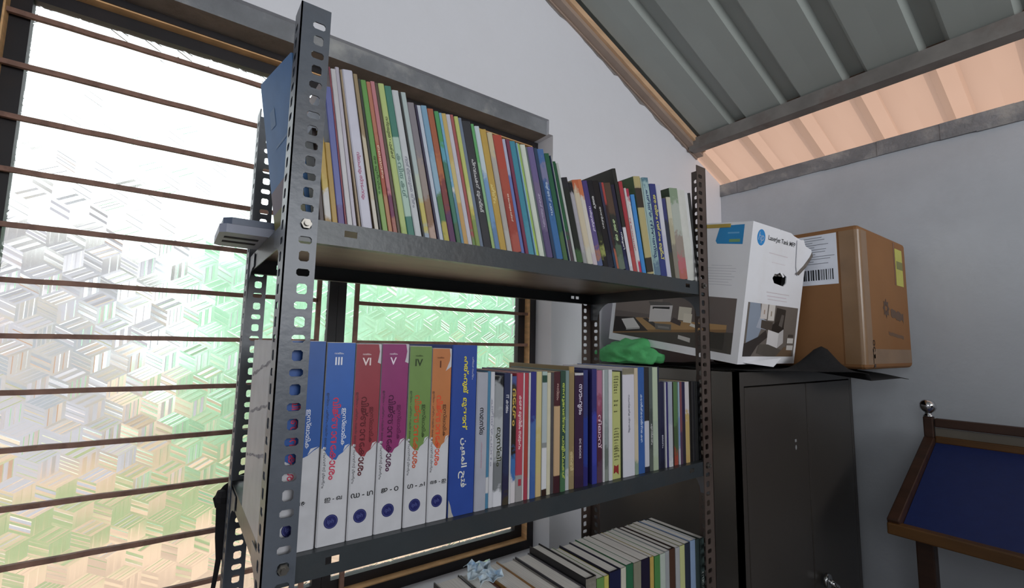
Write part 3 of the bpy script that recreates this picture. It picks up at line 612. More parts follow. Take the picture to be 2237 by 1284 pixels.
LOW = [
(0.2804, 0.0196, 0.1998, 'b8bac8', ('സമസ്ത', '181820', 0.26, 0.21), 0.16),
(0.2967, 0.0056, 0.2012, [(0, '4a90b8'), (0.78, 'e0e0e4'), (0.89, '4a90b8')], None, 0.15),
(0.3026, 0.0073, 0.2, 'dcdce4', ('ചരിത്രപഠനം', 'a0a0b0', 0.2, 0.5), 0.15),
(0.3101, 0.0166, 0.1936, [(0, '202024'), (0.06, 'a8acb0'), (0.3, 'c0c4c8'), (0.65, '808488'), (0.88, 'e8e8f0')], ('മുസ്ലിം', '404430', 0.4, 0.3), 0.15),
(0.3269, 0.011, 0.1981, [(0, '303860'), (0.75, '302c50'), (0.93, '4a4030')], ('IT കാലം', 'd8d8e0', 0.17, 0.14), 0.15),
(0.3382, 0.0029, 0.1968, 'd8d8dc', None, 0.15),
(0.3413, 0.0098, 0.1928, [(0, '5060a0'), (0.05, '403830'), (0.4, '302820'), (0.62, '3878c0'), (0.8, 'e4dce0')], ('ദേശം', 'c8a850', 0.1, 0.3), 0.14),
(0.3514, 0.0137, 0.1975, [(0, 'c84058'), (0.8, 'a8a4a4')], ('കേരള മുസ്ലിം സമൂഹം', 'f4e0e0', 0.18, 0.42), 0.15),
(0.3653, 0.0028, 0.1972, 'e0dce0', None, 0.14),
(0.3684, 0.0074, 0.197, [(0, 'c83848'), (0.3, 'c04030'), (0.8, 'b83850')], None, 0.14),
(0.376, 0.0036, 0.1976, 'dcdcdc', None, 0.14),
(0.3799, 0.0117, 0.1988, [(0, '383890'), (0.4, '4870b8'), (0.8, '4068b0')], None, 0.15),
(0.3921, 0.0123, 0.1989, [(0, 'e0d090'), (0.5, 'dcc878'), (0.85, 'e0c080')], None, 0.15),
(0.4049, 0.01, 0.1987, [(0, 'b8d0c8'), (0.03, '305848'), (0.09, 'c0ccd0'), (0.58, '989c9c'), (0.62, 'e8e8ec'), (0.95, '382018')], None, 0.15),
(0.4155, 0.0077, 0.1968, 'e0d8b8', None, 0.15),
(0.4237, 0.0061, 0.1966, '585458', None, 0.15),
(0.4304, 0.0135, 0.198, [(0, '582830'), (0.29, 'd8b080'), (0.86, '482028')], ('ഇസ്ലാം', 'c0a098', 0.1, 0.14), 0.15),
(0.4445, 0.0115, 0.1988, [(0, '385848'), (0.8, '487850')], ('അനുഭവങ്ങൾ പാളിച്ചകൾ', 'c8d860', 0.1, 0.8), 0.15),
(0.4563, 0.0088, 0.1994, [(0, '88a0a0'), (0.4, '90a8a8'), (0.85, 'c8ccd0')], None, 0.16),
(0.4657, 0.0122, 0.2061, [(0, 'b89858'), (0.05, 'a08858'), (0.7, 'b8a068'), (0.85, 'a08c60')], ('അറബി', 'd8c898', 0.7, 0.15), 0.18),
(0.4785, 0.0207, 0.1948, [(0, 'dcd8dc'), (0.02, '402448'), (0.9, '382040')], ('സൗഹൃദം', 'e0d8e8', 0.1, 0.27), 0.17),
(0.4995, 0.0109, 0.1995, [(0, '384080'), (0.4, '2840a0'), (0.8, '302c80')], None, 0.17),
(0.5217, 0.0112, 0.2011, [(0, '3c3880'), (0.4, '4048b8'), (0.8, '3840a8')], None, 0.17),
(0.5338, 0.0134, 0.1983, [(0, 'c07898'), (0.25, 'a85070'), (0.4, '703050'), (0.6, '582840'), (0.85, '604058')], ('നിലാവ്', 'e0c0d0', 0.4, 0.3), 0.16),
(0.5477, 0.0039, 0.1991, 'dcdce0', None, 0.16),
(0.5519, 0.0115, 0.1994, [(0, 'a8b4b4'), (0.5, '98a4a4'), (0.7, '707c74'), (0.85, '909890')], None, 0.16),
(0.5637, 0.0091, 0.1992, 'e4e4e8', None, 0.16),
(0.5736, 0.0242, 0.1946, [(0, 'ccd078'), (0.84, 'ccd078')], ('', 'fff', 0, 0), 0.16),
(0.5984, 0.0033, 0.1961, '303830', None, 0.16),
(0.602, 0.0332, 0.2011, [(0, '908870'), (0.05, 'a09878'), (0.06, 'e8e4f0'), (0.85, 'e4e4f0')], ('സാംസ്കാരിക നിഘണ്ടു', '606070', 0.25, 0.35), 0.17),
(0.6355, 0.0101, 0.2012, [(0, 'dcc8a8'), (0.5, 'e0d0b0'), (0.85, '90a890')], None, 0.17),
(0.6462, 0.0189, 0.2025, '3468b8', ('കോഴിക്കോടിന്റെ കഥ', 'd8e4f8', 0.26, 0.45), 0.17),
(0.6657, 0.0151, 0.2022, [(0, '383434'), (0.52, 'dcdce8'), (0.95, '303040')], None, 0.17),
(0.6814, 0.01, 0.202, [(0, '606c68'), (0.4, '505854'), (0.8, '606860')], ('പുരസ്കാരം', 'e0e0e0', 0.55, 0.2), 0.17),
(0.6918, 0.0159, 0.2019, [(0, 'c8d8b8'), (0.5, 'c0d0b8'), (0.85, 'b8c8a8')], None, 0.17),
(0.7084, 0.0068, 0.2027, '30344c', None, 0.17),
(0.7156, 0.015, 0.1718, [(0, '303050'), (0.5, '282848'), (0.9, '202038')], ('ലേഖനം', 'c8c8d8', 0.62, 0.15), 0.13),
(0.7309, 0.0036, 0.1708, 'd8d8dc', None, 0.13),
(0.7348, 0.0071, 0.1711, '383078', None, 0.13),
(0.7423, 0.0133, 0.1713, [(0, 'b0b8c8'), (0.5, 'c8ccd4'), (0.9, 'dcdce0')], None, 0.13),
(0.756, 0.0047, 0.1705, '302c2c', None, 0.13),
(0.7611, 0.0158, 0.1703, [(0, '608850'), (0.5, '506840'), (0.85, 'b04830')], None, 0.13),
(0.7773, 0.0041, 0.1697, [(0, 'a8c8d8'), (0.4, '88a8d8'), (0.8, 'd8d8e0')], None, 0.13),
(0.7818, 0.0087, 0.1701, [(0, '905058'), (0.6, '60405c')], None, 0.13),
(0.7909, 0.011, 0.1693, [(0, '302850'), (0.5, '383040')], None, 0.13),
(0.8023, 0.0143, 0.1694, [(0, 'e4dce0'), (0.4, 'd8b868'), (0.9, 'd8b060')], None, 0.13),
(0.8174, 0.0075, 0.1689, '2c2826', None, 0.13),
(0.8253, 0.0063, 0.1686, '343234', None, 0.13),
(0.832, 0.006, 0.1684, '24242a', None, 0.13),
(0.8384, 0.0064, 0.1682, '303030', None, 0.13),
(0.8452, 0.0065, 0.168, '282a2c', None, 0.13),
(0.8521, 0.007, 0.1678, '202224', None, 0.13),
]
def thickw(t): return 'thin' if t < .0055 else ('slim' if t < .0105 else ('thick' if t > .017 else ''))
def auto_label(i, seq, shelf, total_from):
    t, b = seq[i]; me = cname(dom(b)); pv = cname(dom(seq[i-1][1])) if i else None; nx = cname(dom(seq[i+1][1])) if i < len(seq)-1 else None
    a = (thickw(t)+' '+me).strip()+' book'
    if not isinstance(b, str) and len(b) > 1:
        o2 = [cname(q[1]) for q in b if cname(q[1]) != me]
        if o2: a += ' with '+o2[0]+' band'
    a += (' after '+pv+' one' if pv else ' at the left end')
    full = lambda q: q+', '+ordw(i+1+total_from)+' from left on '+shelf
    return full(a) if len(full(a).split()) <= 16 else full((thickw(t)+' '+me).strip()+' book'+(' after '+pv+' one' if pv else ''))

# ---- upper shelf: leaning rows
n = len(UP); ang = [u[3] for u in UP]
ang = [sum(ang[max(0, i-6):i+7])/len(ang[max(0, i-6):i+7]) for i in range(n)]
seq = [(u[1], u[4]) for u in UP]; skipped = 0
for i, (x0, t, h, a, bands, text) in enumerate(UP):
    a = ang[i]; c = math.cos(R(a)); tan = math.tan(R(a))
    if i < n-1:
        nx, nh = UP[i+1][0], UP[i+1][2]; tn = math.tan(R(ang[i+1])); hh = min(h, nh)
        t = min(t*1.04+.0003, (nx-x0)*c-.0002, ((nx-tn*hh)-(x0-tan*hh))*c-.0002)
    if t < .0013: skipped += 1; continue
    dp = min(.165, h*.7) if h > .15 else .12
    cover = None
    if i == 65: cover = '34332f'
    if i == 70: cover = '5f7a58'
    if i == 77: cover = '4a5a44'
    if 60 <= i <= 80 and h < .19: dp = .11
    build_book('book', x0, t, h, a, dp, bands, .0125+.003*random.random(), .3906, text, cover=cover, label=auto_label(i, seq, 'upper shelf', 1-skipped), group='books on the upper shelf')
# the large blue paperback leaning out at the left end
b = build_book('book', .0320, .0065, .221, 9.2, .112, '5288c4', .0410, .3906, None, cover='5288c4', label='tall blue paperback leaning out past the left post on upper shelf', group='books on the upper shelf')
b.rotation_euler = (0, -R(9.2), R(10))
pm_ = MB(); xx = -.0004
pm_.quad((xx, .001, .002), (xx, .111, .002), (xx, .111, .03), (xx, .001, .055))
part('cover_print', pm_, cov('8f8a4a'), b)
pm_ = MB(); pm_.quad((xx, .001, .055), (xx, .111, .03), (xx, .111, .062), (xx, .001, .09))
part('cover_print', pm_, cov('8a7886'), b)
pm_ = MB(); pm_.quad((xx, .07, .15), (xx, .088, .148), (xx, .088, .172), (xx, .07, .174)); pm_.quad((xx, .02, .128), (xx, .075, .118), (xx, .075, .121), (xx, .02, .132))
part('cover_print', pm_, cov('6f96c4'), b)

# ---- middle shelf: the set of encyclopaedia volumes
VOLS = [(.0045, .0527, .2425, '2060b8', 'II', 'e8eaf4', 'd03858', 'e8eaf4', 'അ - ആ'), (.0586, .0350, .2412, '2268c8', 'III', 'e8eaf4', 'd03858', 'eef0fa', 'ഇ - ഖ'),
        (.0944, .0333, .2401, 'a83040', 'VI', 'f0dcdc', '5c1822', '5c1822', 'ഡ - ഥ'), (.1284, .0378, .2407, 'a02878', 'V', 'f0dcec', '4c0c3c', '5a1046', 'ജ - ഠ'),
        (.1674, .0335, .2381, '7aa048', 'IV', '2c3c20', 'd0542c', '2c3c20', 'ഗ - ച'), (.2016, .0308, .2353, 'd88038', 'I', '5a2c18', 'e85030', '4c2c20', 'അ - ഇ')]
VN = {'II': 'second blue volume', 'III': 'bright blue volume', 'VI': 'crimson volume', 'V': 'magenta volume', 'IV': 'olive green volume', 'I': 'orange volume'}
for x0, t, h, colr, num, numc, titc, subc, rng in VOLS:
    lab = 'white encyclopaedia with %s numbered %s on middle shelf' % ({'2060b8': 'dark blue spine top', '2268c8': 'bright blue spine top', 'a83040': 'crimson spine top', 'a02878': 'magenta spine top', '7aa048': 'green spine top', 'd88038': 'orange spine top'}[colr], num)
    if num == 'II': lab = 'blue and white encyclopaedia half hidden behind the left front post'
    b = build_book('encyclopedia_volume', x0, t-.0004, h, 0, .205, 'dcdce2', .0135, .0003, cover='d4d2d4', label=lab, group='encyclopaedia set', hard=True)
    fy = -.0003; w_ = t-.0004; zj = h*.455; zt_ = h-.0005
    jag = [(w_*.995, zj+.006), (w_*.86, zj+.002), (w_*.74, zj-.003), (w_*.6, zj-.006), (w_*.52, zj-.011), (w_*.38, zj-.010), (w_*.2, zj-.004), (w_*.09, zj+.003), (w_*.005, zj+.004)]
    pr = MB(); pr.add([(.0016, fy, zt_), (w_*.0+.0002, fy, zj+.004)], [])
    pr = MB(); poly = [(.0003, fy, zt_)]+[(max(.0003, min(w_-.0003, a)), fy, z) for a, z in jag[::-1]]+[(w_-.0003, fy, zt_)]
    pr.add(poly, [tuple(range(len(poly)))]); part('spine_print', pr, cov(colr), b)
    fl = MB(); f2 = fy-.0002
    fl.quad((w_*.74, f2, zj-.002), (w_*.88, f2, zj+.004), (w_*.96, f2, zj+.0065), (w_*.8, f2, zj+.005)); fl.quad((w_*.04, f2, zj+.0035), (w_*.14, f2, zj+.002), (w_*.16, f2, zj+.005), (w_*.06, f2, zj+.006))
    part('spine_print', fl, cov('e4e4ea'), b)
    def up_text(s, cx, cz, hgt, colr_, bold=.01, length=None):
        tt = text2d(s, height=hgt, bold=bold) if not length else text2d(s, length=length, maxh=hgt, bold=bold)
        tm = MB(); put_text(tm, tt, (cx-tt[2]/2, fy-.0003, cz), (1, 0, 0), (0, 0, 1)); part('spine_lettering', tm, ink(colr_), b)
    def dn_text(s, cx, z0_, z1_, maxh, colr_, bold=.0):
        tt = text2d(s, length=z0_-z1_, maxh=maxh, bold=bold); tm = MB(); put_text(tm, tt, (cx, fy-.0003, z0_), (0, 0, -1), (1, 0, 0)); part('spine_lettering', tm, ink(colr_), b)
    cxn = w_*(.42 if num != 'II' else .8)
    if num != 'II': up_text(num, cxn, h*.905, .0098, numc, .02); up_text('വാല്യം', cxn, h*.945, .0030, numc, length=.011)
    dn_text('വിജ്ഞാനേകാശം', w_*.44, h*.72, h*.315, .0115, titc, .018)
    dn_text('ഇസ്ലാമിക', w_*.72, h*.665, h*.475, .0070, subc, .008)
    dn_text('ഇസ്ലാം • ചരിത്രം സമഗ്ര മലയാള', w_*.13, h*.745, h*.46, .0040, '30303a'); dn_text('റഫറൻസ് ഗ്രന്ഥം', w_*.13, h*.45, h*.28, .0042, '3a3a40')
    up_text(rng, w_*.5, h*.218, .0058, '202024', .012)
    cz = h*.112; lg = MB(); N = 24
    lg.add([(w_*.46+.0082*math.cos(a*2*math.pi/N), fy-.0001, cz+.0082*math.sin(a*2*math.pi/N)) for a in range(N)], [tuple(range(N))])
    part('publisher_emblem', lg, cov('20246e'), b)
    lg = MB()
    for r0, r1 in ((.0066, .0071),):
        vs = [(w_*.46+rr*math.cos(a*2*math.pi/N), fy-.0003, cz+rr*math.sin(a*2*math.pi/N)) for rr in (r0, r1) for a in range(N)]; lg.add(vs, [(a, (a+1) % N, N+(a+1) % N, N+a) for a in range(N)])
    put_text(lg, text2d('iph', height=.0065, bold=.01), (w_*.46-.0042, fy-.0003, cz), (1, 0, 0), (0, 0, 1)); part('publisher_emblem', lg, cov('5660a8'), b)
    if num == 'II':
        for zz in (.193, .139, .078):
            sm = MB()
            k0 = [(.006+i*.0145, zz+.03-i*.0024+random.uniform(-.0015, .0015)) for i in range(14)]
            for (ya, za), (yb, zb) in zip(k0, k0[1:]):
                d = random.uniform(.0008, .0028); sm.quad((-.0003, ya, za-d), (-.0003, yb, zb-d), (-.0003, yb, zb+d), (-.0003, ya, za+d))
            part('smudge', sm, mat('pencil_smudge', lin('9a9698', 1.1), .8, var=.3, scale=60), b)
    if num in ('VI', 'V', 'I'):
        tp = MB(); k = {'VI': 1, 'V': 1, 'I': 1}[num]
        tp.add([(w_-.0002, f2, h-.0006), (w_*.88, f2, h-.0006), (w_*.93, f2, h-.010), (w_*.9, f2, h-.018), (w_*(.86 if num != 'I' else .7), f2, h-(.024 if num != 'I' else .032)), (w_-.0002, f2, h-.026)], [(0, 1, 2, 3, 4, 5)])
        part('torn_patch', tp, cov('d8d4da'), b)
# big blue hardback
bb = build_book('book', .2336, .0424, .2403, 0, .2, '2850b0', .0135, .0003, label='thick royal blue hardback with yellow lettering beside the orange encyclopaedia', group='books on the middle shelf', hard=True)
def lettering(o, s, cx, z0_, z1_, maxh, colr_, bold=.0):
    tt = text2d(s, length=z0_-z1_, maxh=maxh, bold=bold); tm = MB(); put_text(tm, tt, (cx, -.0004, z0_), (0, 0, -1), (1, 0, 0)); return part('spine_lettering', tm, ink(colr_), o)
lettering(bb, 'ഫത്ഹുല്‍', .0225, .224, .170, .0105, 'e8d840', .03); lettering(bb, 'മുഈന്‍', .0225, .164, .118, .0105, 'e8d840', .03)
lettering(bb, '\uFEE6\uFEF4\uFECC\uFEE4\uFEDF\uFE8D \uFEA2\uFE98\uFED3', .0215, .107, .038, .0140, 'e4e4dc', .02)
lettering(bb, 'പരിഭാഷ സഹിതം', .0350, .223, .190, .0040, 'd8dce8')
tp = MB(); tp.add([(.0003, -.0004, .0), (.009, -.0004, .0), (.006, -.0004, .006), (.0035, -.0004, .016), (.0003, -.0004, .024)], [(0, 1, 2, 3, 4)]); part('torn_patch', tp, cov('c4c0b8'), bb)

seq = [(u[1], u[3]) for u in LOW]
low_objs = []
for i, (x0, t, h, bands, text, dp) in enumerate(LOW):
    if i == 0: x0, t = .2766, .0198
    if i < len(LOW)-1: t = min(t+.0006, LOW[i+1][0]-x0-.0002)
    lab = auto_label(i, seq, 'middle shelf', 7)
    if i == 0: lab = 'pale grey book with bold black title beside the blue hardback'
    o = build_book('book', x0, t, h, 0, dp, bands, .0130+.003*random.random(), .0003, text, label=lab, group='books on the middle shelf'); low_objs.append(o)
    if text and text[0] == 'സമസ്ത': lettering(o, 'ചരിത്രവും വർത്തമാനവും', t*.5, h*.49, h*.3, .006, 'c08898')
    if text and text[0] == 'സൗഹൃദം':
        lettering(o, 'DC BOOKS', t*.55, h*.42, h*.25, .0045, 'e4dce8', .01)
    if i == 7:
        q = MB(); q.quad((t*.35, -.0004, h*.12), (t*.75, -.0004, h*.12), (t*.75, -.0004, h*.17), (t*.35, -.0004, h*.17)); part('spine_print', q, cov('c03048'), o)
    if isinstance(bands, list) and bands[0][1] == 'ccd078':      # yellow booklet printed with short lines
        for f0, ln in ((.03, 4), (.13, 3), (.26, 1), (.30, 1), (.36, 1), (.52, 8), (.70, 5)):
            for k in range(ln):
                wd = random.choice(('കേരള', 'ഭാഷ', 'പഠനം', 'ചരിത്രം', 'കല')); tt = text2d(wd, length=t*random.uniform(.35, .62), maxh=.0034, bold=.01)
                tm = MB(); put_text(tm, tt, (t*.2, -.0004, h*(1-f0)-k*.0052-.003), (1, 0, 0), (0, 0, 1)); part('spine_lettering', tm, ink('34341c'), o)
        q = MB(); q.add([(t*.15, -.0004, h*.05), (t*.4, -.0004, h*.065), (t*.7, -.0004, h*.035), (t*.68, -.0004, h*.13), (t*.45, -.0004, h*.115), (t*.2, -.0004, h*.13)], [(0, 1, 2, 3, 4, 5)]); part('spine_print', q, cov('a82c28'), o)

# ---- lower shelf: books seen from above
SH3 = [(.300, .050, .222, '4a3434'), (.3525, .036, .220, '6a4038'), (.3905, .043, .224, 'b08038'), (.4360, .0365, .220, '9a9894'), (.4745, .034, .222, '8e8e98'), (.5100, .0255, .234, [(0, '8a8478'), (.05, '9c9488'), (.3, '8a7c70')]),
       (.5368, .0185, .227, '74a850'), (.5560, .0120, .226, 'd8d050'), (.5688, .0300, .2295, '20244c'), (.5995, .0155, .228, 'e0dcc8'), (.6158, .0195, .2295, '2c7850'), (.6360, .0210, .2285, '9a9680'), (.6578, .0265, .228, [(0, '241c38'), (.5, '302848')]),
       (.6850, .0112, .227, 'd8b448'), (.6968, .0165, .2265, '50984c'), (.7140, .0168, .226, 'ccd8cc'), (.7315, .0128, .227, 'b0b4b8'), (.7450, .0192, .2275, [(0, '5a3828'), (.5, '6e4a30')]), (.7650, .0138, .2265, 'c0c0c4'), (.7795, .0162, .227, [(0, 'd8dc90'), (.45, 'b4b470')]),
       (.7965, .0190, .227, '30384c'), (.8163, .0172, .2285, '98b4dc'), (.8345, .0160, .227, '3c4c4c'), (.8512, .0150, .226, '485a58')]
seq = [(u[1], u[3]) for u in SH3]
for i, (x0, t, h, bands) in enumerate(SH3):
    cv = {0: '3a3234', 1: '6a3c34', 2: 'b07c38', 3: '8e8a84', 4: '5e5a60', 5: '2a282c', 8: '20203c', 17: '3c2c28', 22: '2e3836', 23: '2e3836'}.get(i)
    build_book('book', x0, t-.0004, h, 0, random.uniform(.134, .142) if i > 5 else .158, bands, .017+.003*random.random(), -.3897, ('സാഹിത്യം', 'c8d0cc', .3, .4) if i == 23 else None,
               pages=m_pages, cover=cv, label=auto_label(i, seq, 'lower shelf', 0), group='books on the lower shelf', hard=(i in (0, 1, 2, 3, 4, 5, 8, 17, 22)))
# crumpled clear packet lying on the lower books
random.seed(21)
hts = [[random.uniform(0, .012) for _ in range(9)] for _ in range(9)]
mb = MB().grid(lambda u, v: (.352+.05*u+.006*math.sin(v*9), .108+.062*v+.004*math.sin(u*7), -.1635+hts[int(round(v*8))][int(round(u*8))]+.018*max(0, v-.6)), 8, 8)
pk = solo('plastic_packet', mb, mat('packet_film', lin('d4e4ee', 1.1), .12, var=.1, scale=60, spec=.7, stain='4a90c8', sc=60, samt=.8), (.375, .14, -.164), 'crumpled white and blue plastic packet lying on the lower shelf books', 'packet')
md = pk.modifiers.new('thickness', 'SOLIDIFY'); md.thickness = .0006; md.offset = 1

# ---- flat plastic case at the left end of the upper shelf
cs = thing('plastic_case', (-.02, .21, .3905), 'slate blue plastic case jutting out left of the upper shelf', 'case')
def slab(x0, x1, y0, y1, z0, z1, i):
    return [(x0+i, y0, z0), (x1-i, y0, z0), (x1, y0+i, z0), (x1, y1-i, z0), (x1-i, y1, z0), (x0+i, y1, z0), (x0, y1-i, z0), (x0, y0+i, z0)], [(x0+i, y0, z1), (x1-i, y0, z1), (x1, y0+i, z1), (x1, y1-i, z1), (x1-i, y1, z1), (x0+i, y1, z1), (x0, y1-i, z1), (x0, y0+i, z1)]
m_case = mat('slate_plastic', lin('5a6478', 1), .4, var=.05, scale=20); m_case2 = mat('slate_plastic_light', lin('8e92a2', 1), .45, var=.05, scale=20)
mb = MB(); a, b_ = slab(-.056, .028, .1585, .276, .3908, .403, .008); mb.hexa(a, b_); part('base', mb, m_case2, cs)
mb = MB(); a, b_ = slab(-.052, .026, .160, .272, .4035, .413, .010); mb.hexa(a, b_); part('lid', mb, m_case, cs)
for yy in (.190, .225): part('foot_strip', MB().box(-.048, -.004, yy, yy+.012, .3902, .3908), m_strap, cs)

# ---- black strap hanging from the back left post of the rack
def ribbon(mb, pts, wdt, th=.0018):
    pts = [Vector(p) for p in pts]; rings = []
    for i, p in enumerate(pts):
        d = (pts[min(i+1, len(pts)-1)]-pts[max(i-1, 0)]).normalized(); s = d.cross(Vector((0, 1, 0))).normalized(); n_ = s.cross(d).normalized(); w_ = (wdt[i] if isinstance(wdt, list) else wdt)/2
        rings.append([p-s*w_-n_*th/2, p+s*w_-n_*th/2, p+s*w_+n_*th/2, p-s*w_+n_*th/2])
    vs = [q for g in rings for q in g]; k = len(pts)
    fs = [(4*i+j, 4*i+(j+1) % 4, 4*i+4+(j+1) % 4, 4*i+4+j) for i in range(k-1) for j in range(4)]+[(3, 2, 1, 0), (4*k-4, 4*k-3, 4*k-2, 4*k-1)]
    return mb.add(vs, fs)
st = thing('strap', (0, .385, .01), 'black webbing strap knotted round the rear left post, two tails hanging', 'strap')
mb = MB(); ribbon(mb, [(.062, .362, .012), (.045, .374, .006), (.022, .382, -.004), (.002, .386, -.018), (-.010, .386, -.033), (-.006, .385, -.042)], .020); part('loop', mb, m_strap, st)
mb = MB(); ribbon(mb, [(-.008, .384, -.026), (-.0035, .385, -.060), (-.0015, .386, -.095), (.0005, .386, -.130)], [.014, .019, .020, .017], .004); part('band', mb, m_strap, st)
mb = MB(); ribbon(mb, [(-.003, .3850, -.122), (-.006, .385, -.155), (-.011, .385, -.20), (-.014, .385, -.26)], [.009, .0075, .006, .003]); part('tail', mb, m_strap, st)
mb = MB(); ribbon(mb, [(.003, .3855, -.122), (.009, .386, -.155), (.013, .386, -.20), (.014, .386, -.30)], [.009, .009, .009, .008]); part('tail', mb, m_strap, st)
mb = MB().lathe([(.0, -.04), (.009, -.037), (.012, -.028), (.009, -.018), (.0, -.015)], -.005, .3845, 10); part('knot', mb, m_strap, st)

# ================================================================== CABINET
CX0, CX1, CY0, CY1, CZ = 1.08, 1.825, .044, .535, .184
cb = thing('steel_cabinet', ((CX0+CX1)/2, .29, ZF), 'dark brown-grey two-door steel cabinet standing in the corner', 'cabinet')
mb = MB()
mb.box(CX0, CX0+.002, CY0, CY1, ZF+.02, CZ); mb.box(CX1-.002, CX1, CY0, CY1, ZF+.02, CZ); mb.box(CX0, CX1, CY1-.002, CY1, ZF+.02, CZ)
mb.box(CX0, CX1, CY0, CY1, CZ-.002, CZ); mb.box(CX0, CX1, CY0, CY1, ZF+.02, ZF+.03)
mb.box(CX0, CX0+.022, CY0, CY0+.018, ZF+.02, CZ); mb.box(CX1-.022, CX1, CY0, CY0+.018, ZF+.02, CZ); mb.box(CX0+.022, CX1-.022, CY0, CY0+.018, CZ-.038, CZ); mb.box(CX0+.022, CX1-.022, CY0, CY0+.018, ZF+.02, ZF+.08)
part('body', mb, m_cab, cb)
part('plinth', MB().box(CX0+.01, CX1-.01, CY0+.02, CY1-.01, ZF, ZF+.02), m_dark, cb)
XM = 1.462
for a, b in ((CX0+.025, XM-.0025), (XM+.0025, CX1-.025)):
    d = part('door', MB().box(a, b, CY0-.001, CY0+.016, ZF+.084, CZ-.0415), m_cab, cb, bevel=.0015)
    if a > XM-.01:
        mb = MB().lathe([(.0, -.012), (.018, -.012), (.02, -.006), (.02, .004), (.012, .01), (0, .01)], 0, 0, 20)
        mb.v = [(a+.05+x, CY0-.012+z*.6, -.43+y) for x, y, z in mb.v]; mb.tube([(a+.05, CY0-.018, -.43), (a+.07, CY0-.03, -.445), (a+.075, CY0-.032, -.50)], [.008, .008, .006], 10)
        h_ = MB(); h_.v, h_.f, h_.m = mb.v, mb.f, mb.m
        me = mesh('handle', h_, m_chrome, BASE[cb], True); o = bpy.data.objects.new('handle', me); COL.objects.link(o); o.parent = d; o['label'] = 'chrome lever handle'
        o.data.update()
    else:
        q = MB(); q.box(1.374, 1.384, CY0-.0016, CY0-.0011, -.022, -.014); q.add([(1.379+.005*math.cos(i*math.pi/6), CY0-.0016, -.037+.007*math.sin(i*math.pi/6)) for i in range(12)], [tuple(range(12))])
        me = mesh('sticker_remnant', q, mat('sticker_white', lin('9a9a9c', 1), .6, var=.1), BASE[cb]); o = bpy.data.objects.new('sticker_remnant', me); COL.objects.link(o); o.parent = d
part('door_gap', MB().box(CX0+.022, CX1-.022, CY0+.018, CY0+.019, ZF+.08, CZ-.038), m_dark, cb)

# ---- black cloth spread over the cabinet top
random.seed(5)
def cl(u, v):
    x = 1.105+.70*u; y = .48-.60*v
    z = CZ+.0030+.0015*math.sin(x*40+y*31)*(1 if y > .06 else .3)
    ov = max(0, .04-y)
    z -= .17*ov*max(0, (x-1.36)/.4)*(1 if x > 1.36 else 0)
    z += .068*math.exp(-((x-1.395)/(.075 if x < 1.395 else .028))**2)*math.exp(-((y+.03)/.042)**2)*(1 if y < .045 else 0)
    if x < 1.36 and y < .04: y = .04-(.04-y)*max(.12, (x-1.105)/.26)**1.3
    if x > 1.47 and y < .03: z = min(z, CZ-.004-.12*(.03-y))
    return (x, y, z)
mb = MB().grid(cl, 46, 40)
c_ = solo('black_cloth', mb, m_blackcloth, (1.4, .2, CZ), 'black cloth spread under the cartons and bunched at the cabinet edge', 'cloth', smooth=True)
md = c_.modifiers.new('thickness', 'SOLIDIFY'); md.thickness = .0012; md.offset = 1

# ---- green cloth bundle
random.seed(11)
bmg = bmesh.new(); bmesh.ops.create_icosphere(bmg, subdivisions=4, radius=1)
from mathutils import noise
for v in bmg.verts:
    p = v.co.copy(); k = 1+.34*noise.noise(p*1.7+Vector((3, 1, 0)))+.20*noise.noise(p*3.3)-.14*abs(noise.noise(p*5))
    q = Vector((p.x*.060*k, p.y*.105*k*(1.1 if p.y > 0 else 1), max(p.z, -.35)*.052*k))
    if 1.080+q.x > 1.097: q.z = min(q.z, .2015+max(0, .400+q.y-.058)*math.tan(R(8.6))-.004-(CZ+.028))
    v.co = q
me = bpy.data.meshes.new('green_cloth'); bmg.to_mesh(me); bmg.free(); me.materials.append(m_green)
for p in me.polygons: p.use_smooth = True
go = bpy.data.objects.new('green_cloth', me); COL.objects.link(go); go.location = (1.080, .400, CZ+.028+H)
tag(go, 'crumpled bright green cloth bundle on the cabinet under the white carton', 'cloth')

# ================================================================== WHITE PRINTER CARTON (tilted back)
BA = 8.6; BL, BWd, BH = .448, .325, .374
wb = thing('printer_carton', (1.10, .058, .2015), 'white printer carton with blue logo tilted on top of the cabinet', 'box')
wb.rotation_euler = (R(BA), 0, 0); BASE[wb] = (0, 0, 0)
def wpart(nm, mb, m, **k): return part(nm, mb, m, wb, **k)
# shell with a hand hole in the front face (front = -y): local x right, y back, z up
mb = MB(); e = .003; hx0, hx1, hz0, hz1 = .135, .218, .224, .257
mb.box(0, e, 0, BL, 0, BH); mb.box(BWd-e, BWd, 0, BL, 0, BH-.03); mb.box(e, BWd-e, BL-e, BL, 0, BH); mb.box(e, BWd-e, e, BL-e, 0, e)
hole = [(hx0+.012, hz0+.003), (hx1-.014, hz0-.002), (hx1, hz0+.008), (hx1-.001, hz1-.006), (.205, hz1-.003), (.192, hz1+.002), (.172, hz1+.001), (.158, hz1-.004), (hx0+.010, hz1-.004), (hx0, hz0+.016)]
outer = [(e, 0), (BWd-e, 0), (BWd-e, .234), (BWd-e, BH-.035), (.30, BH-.01), (.215, BH), (.15, BH), (e, BH), (e, .3), (e, .15)]
fr = MB(); k = len(hole)
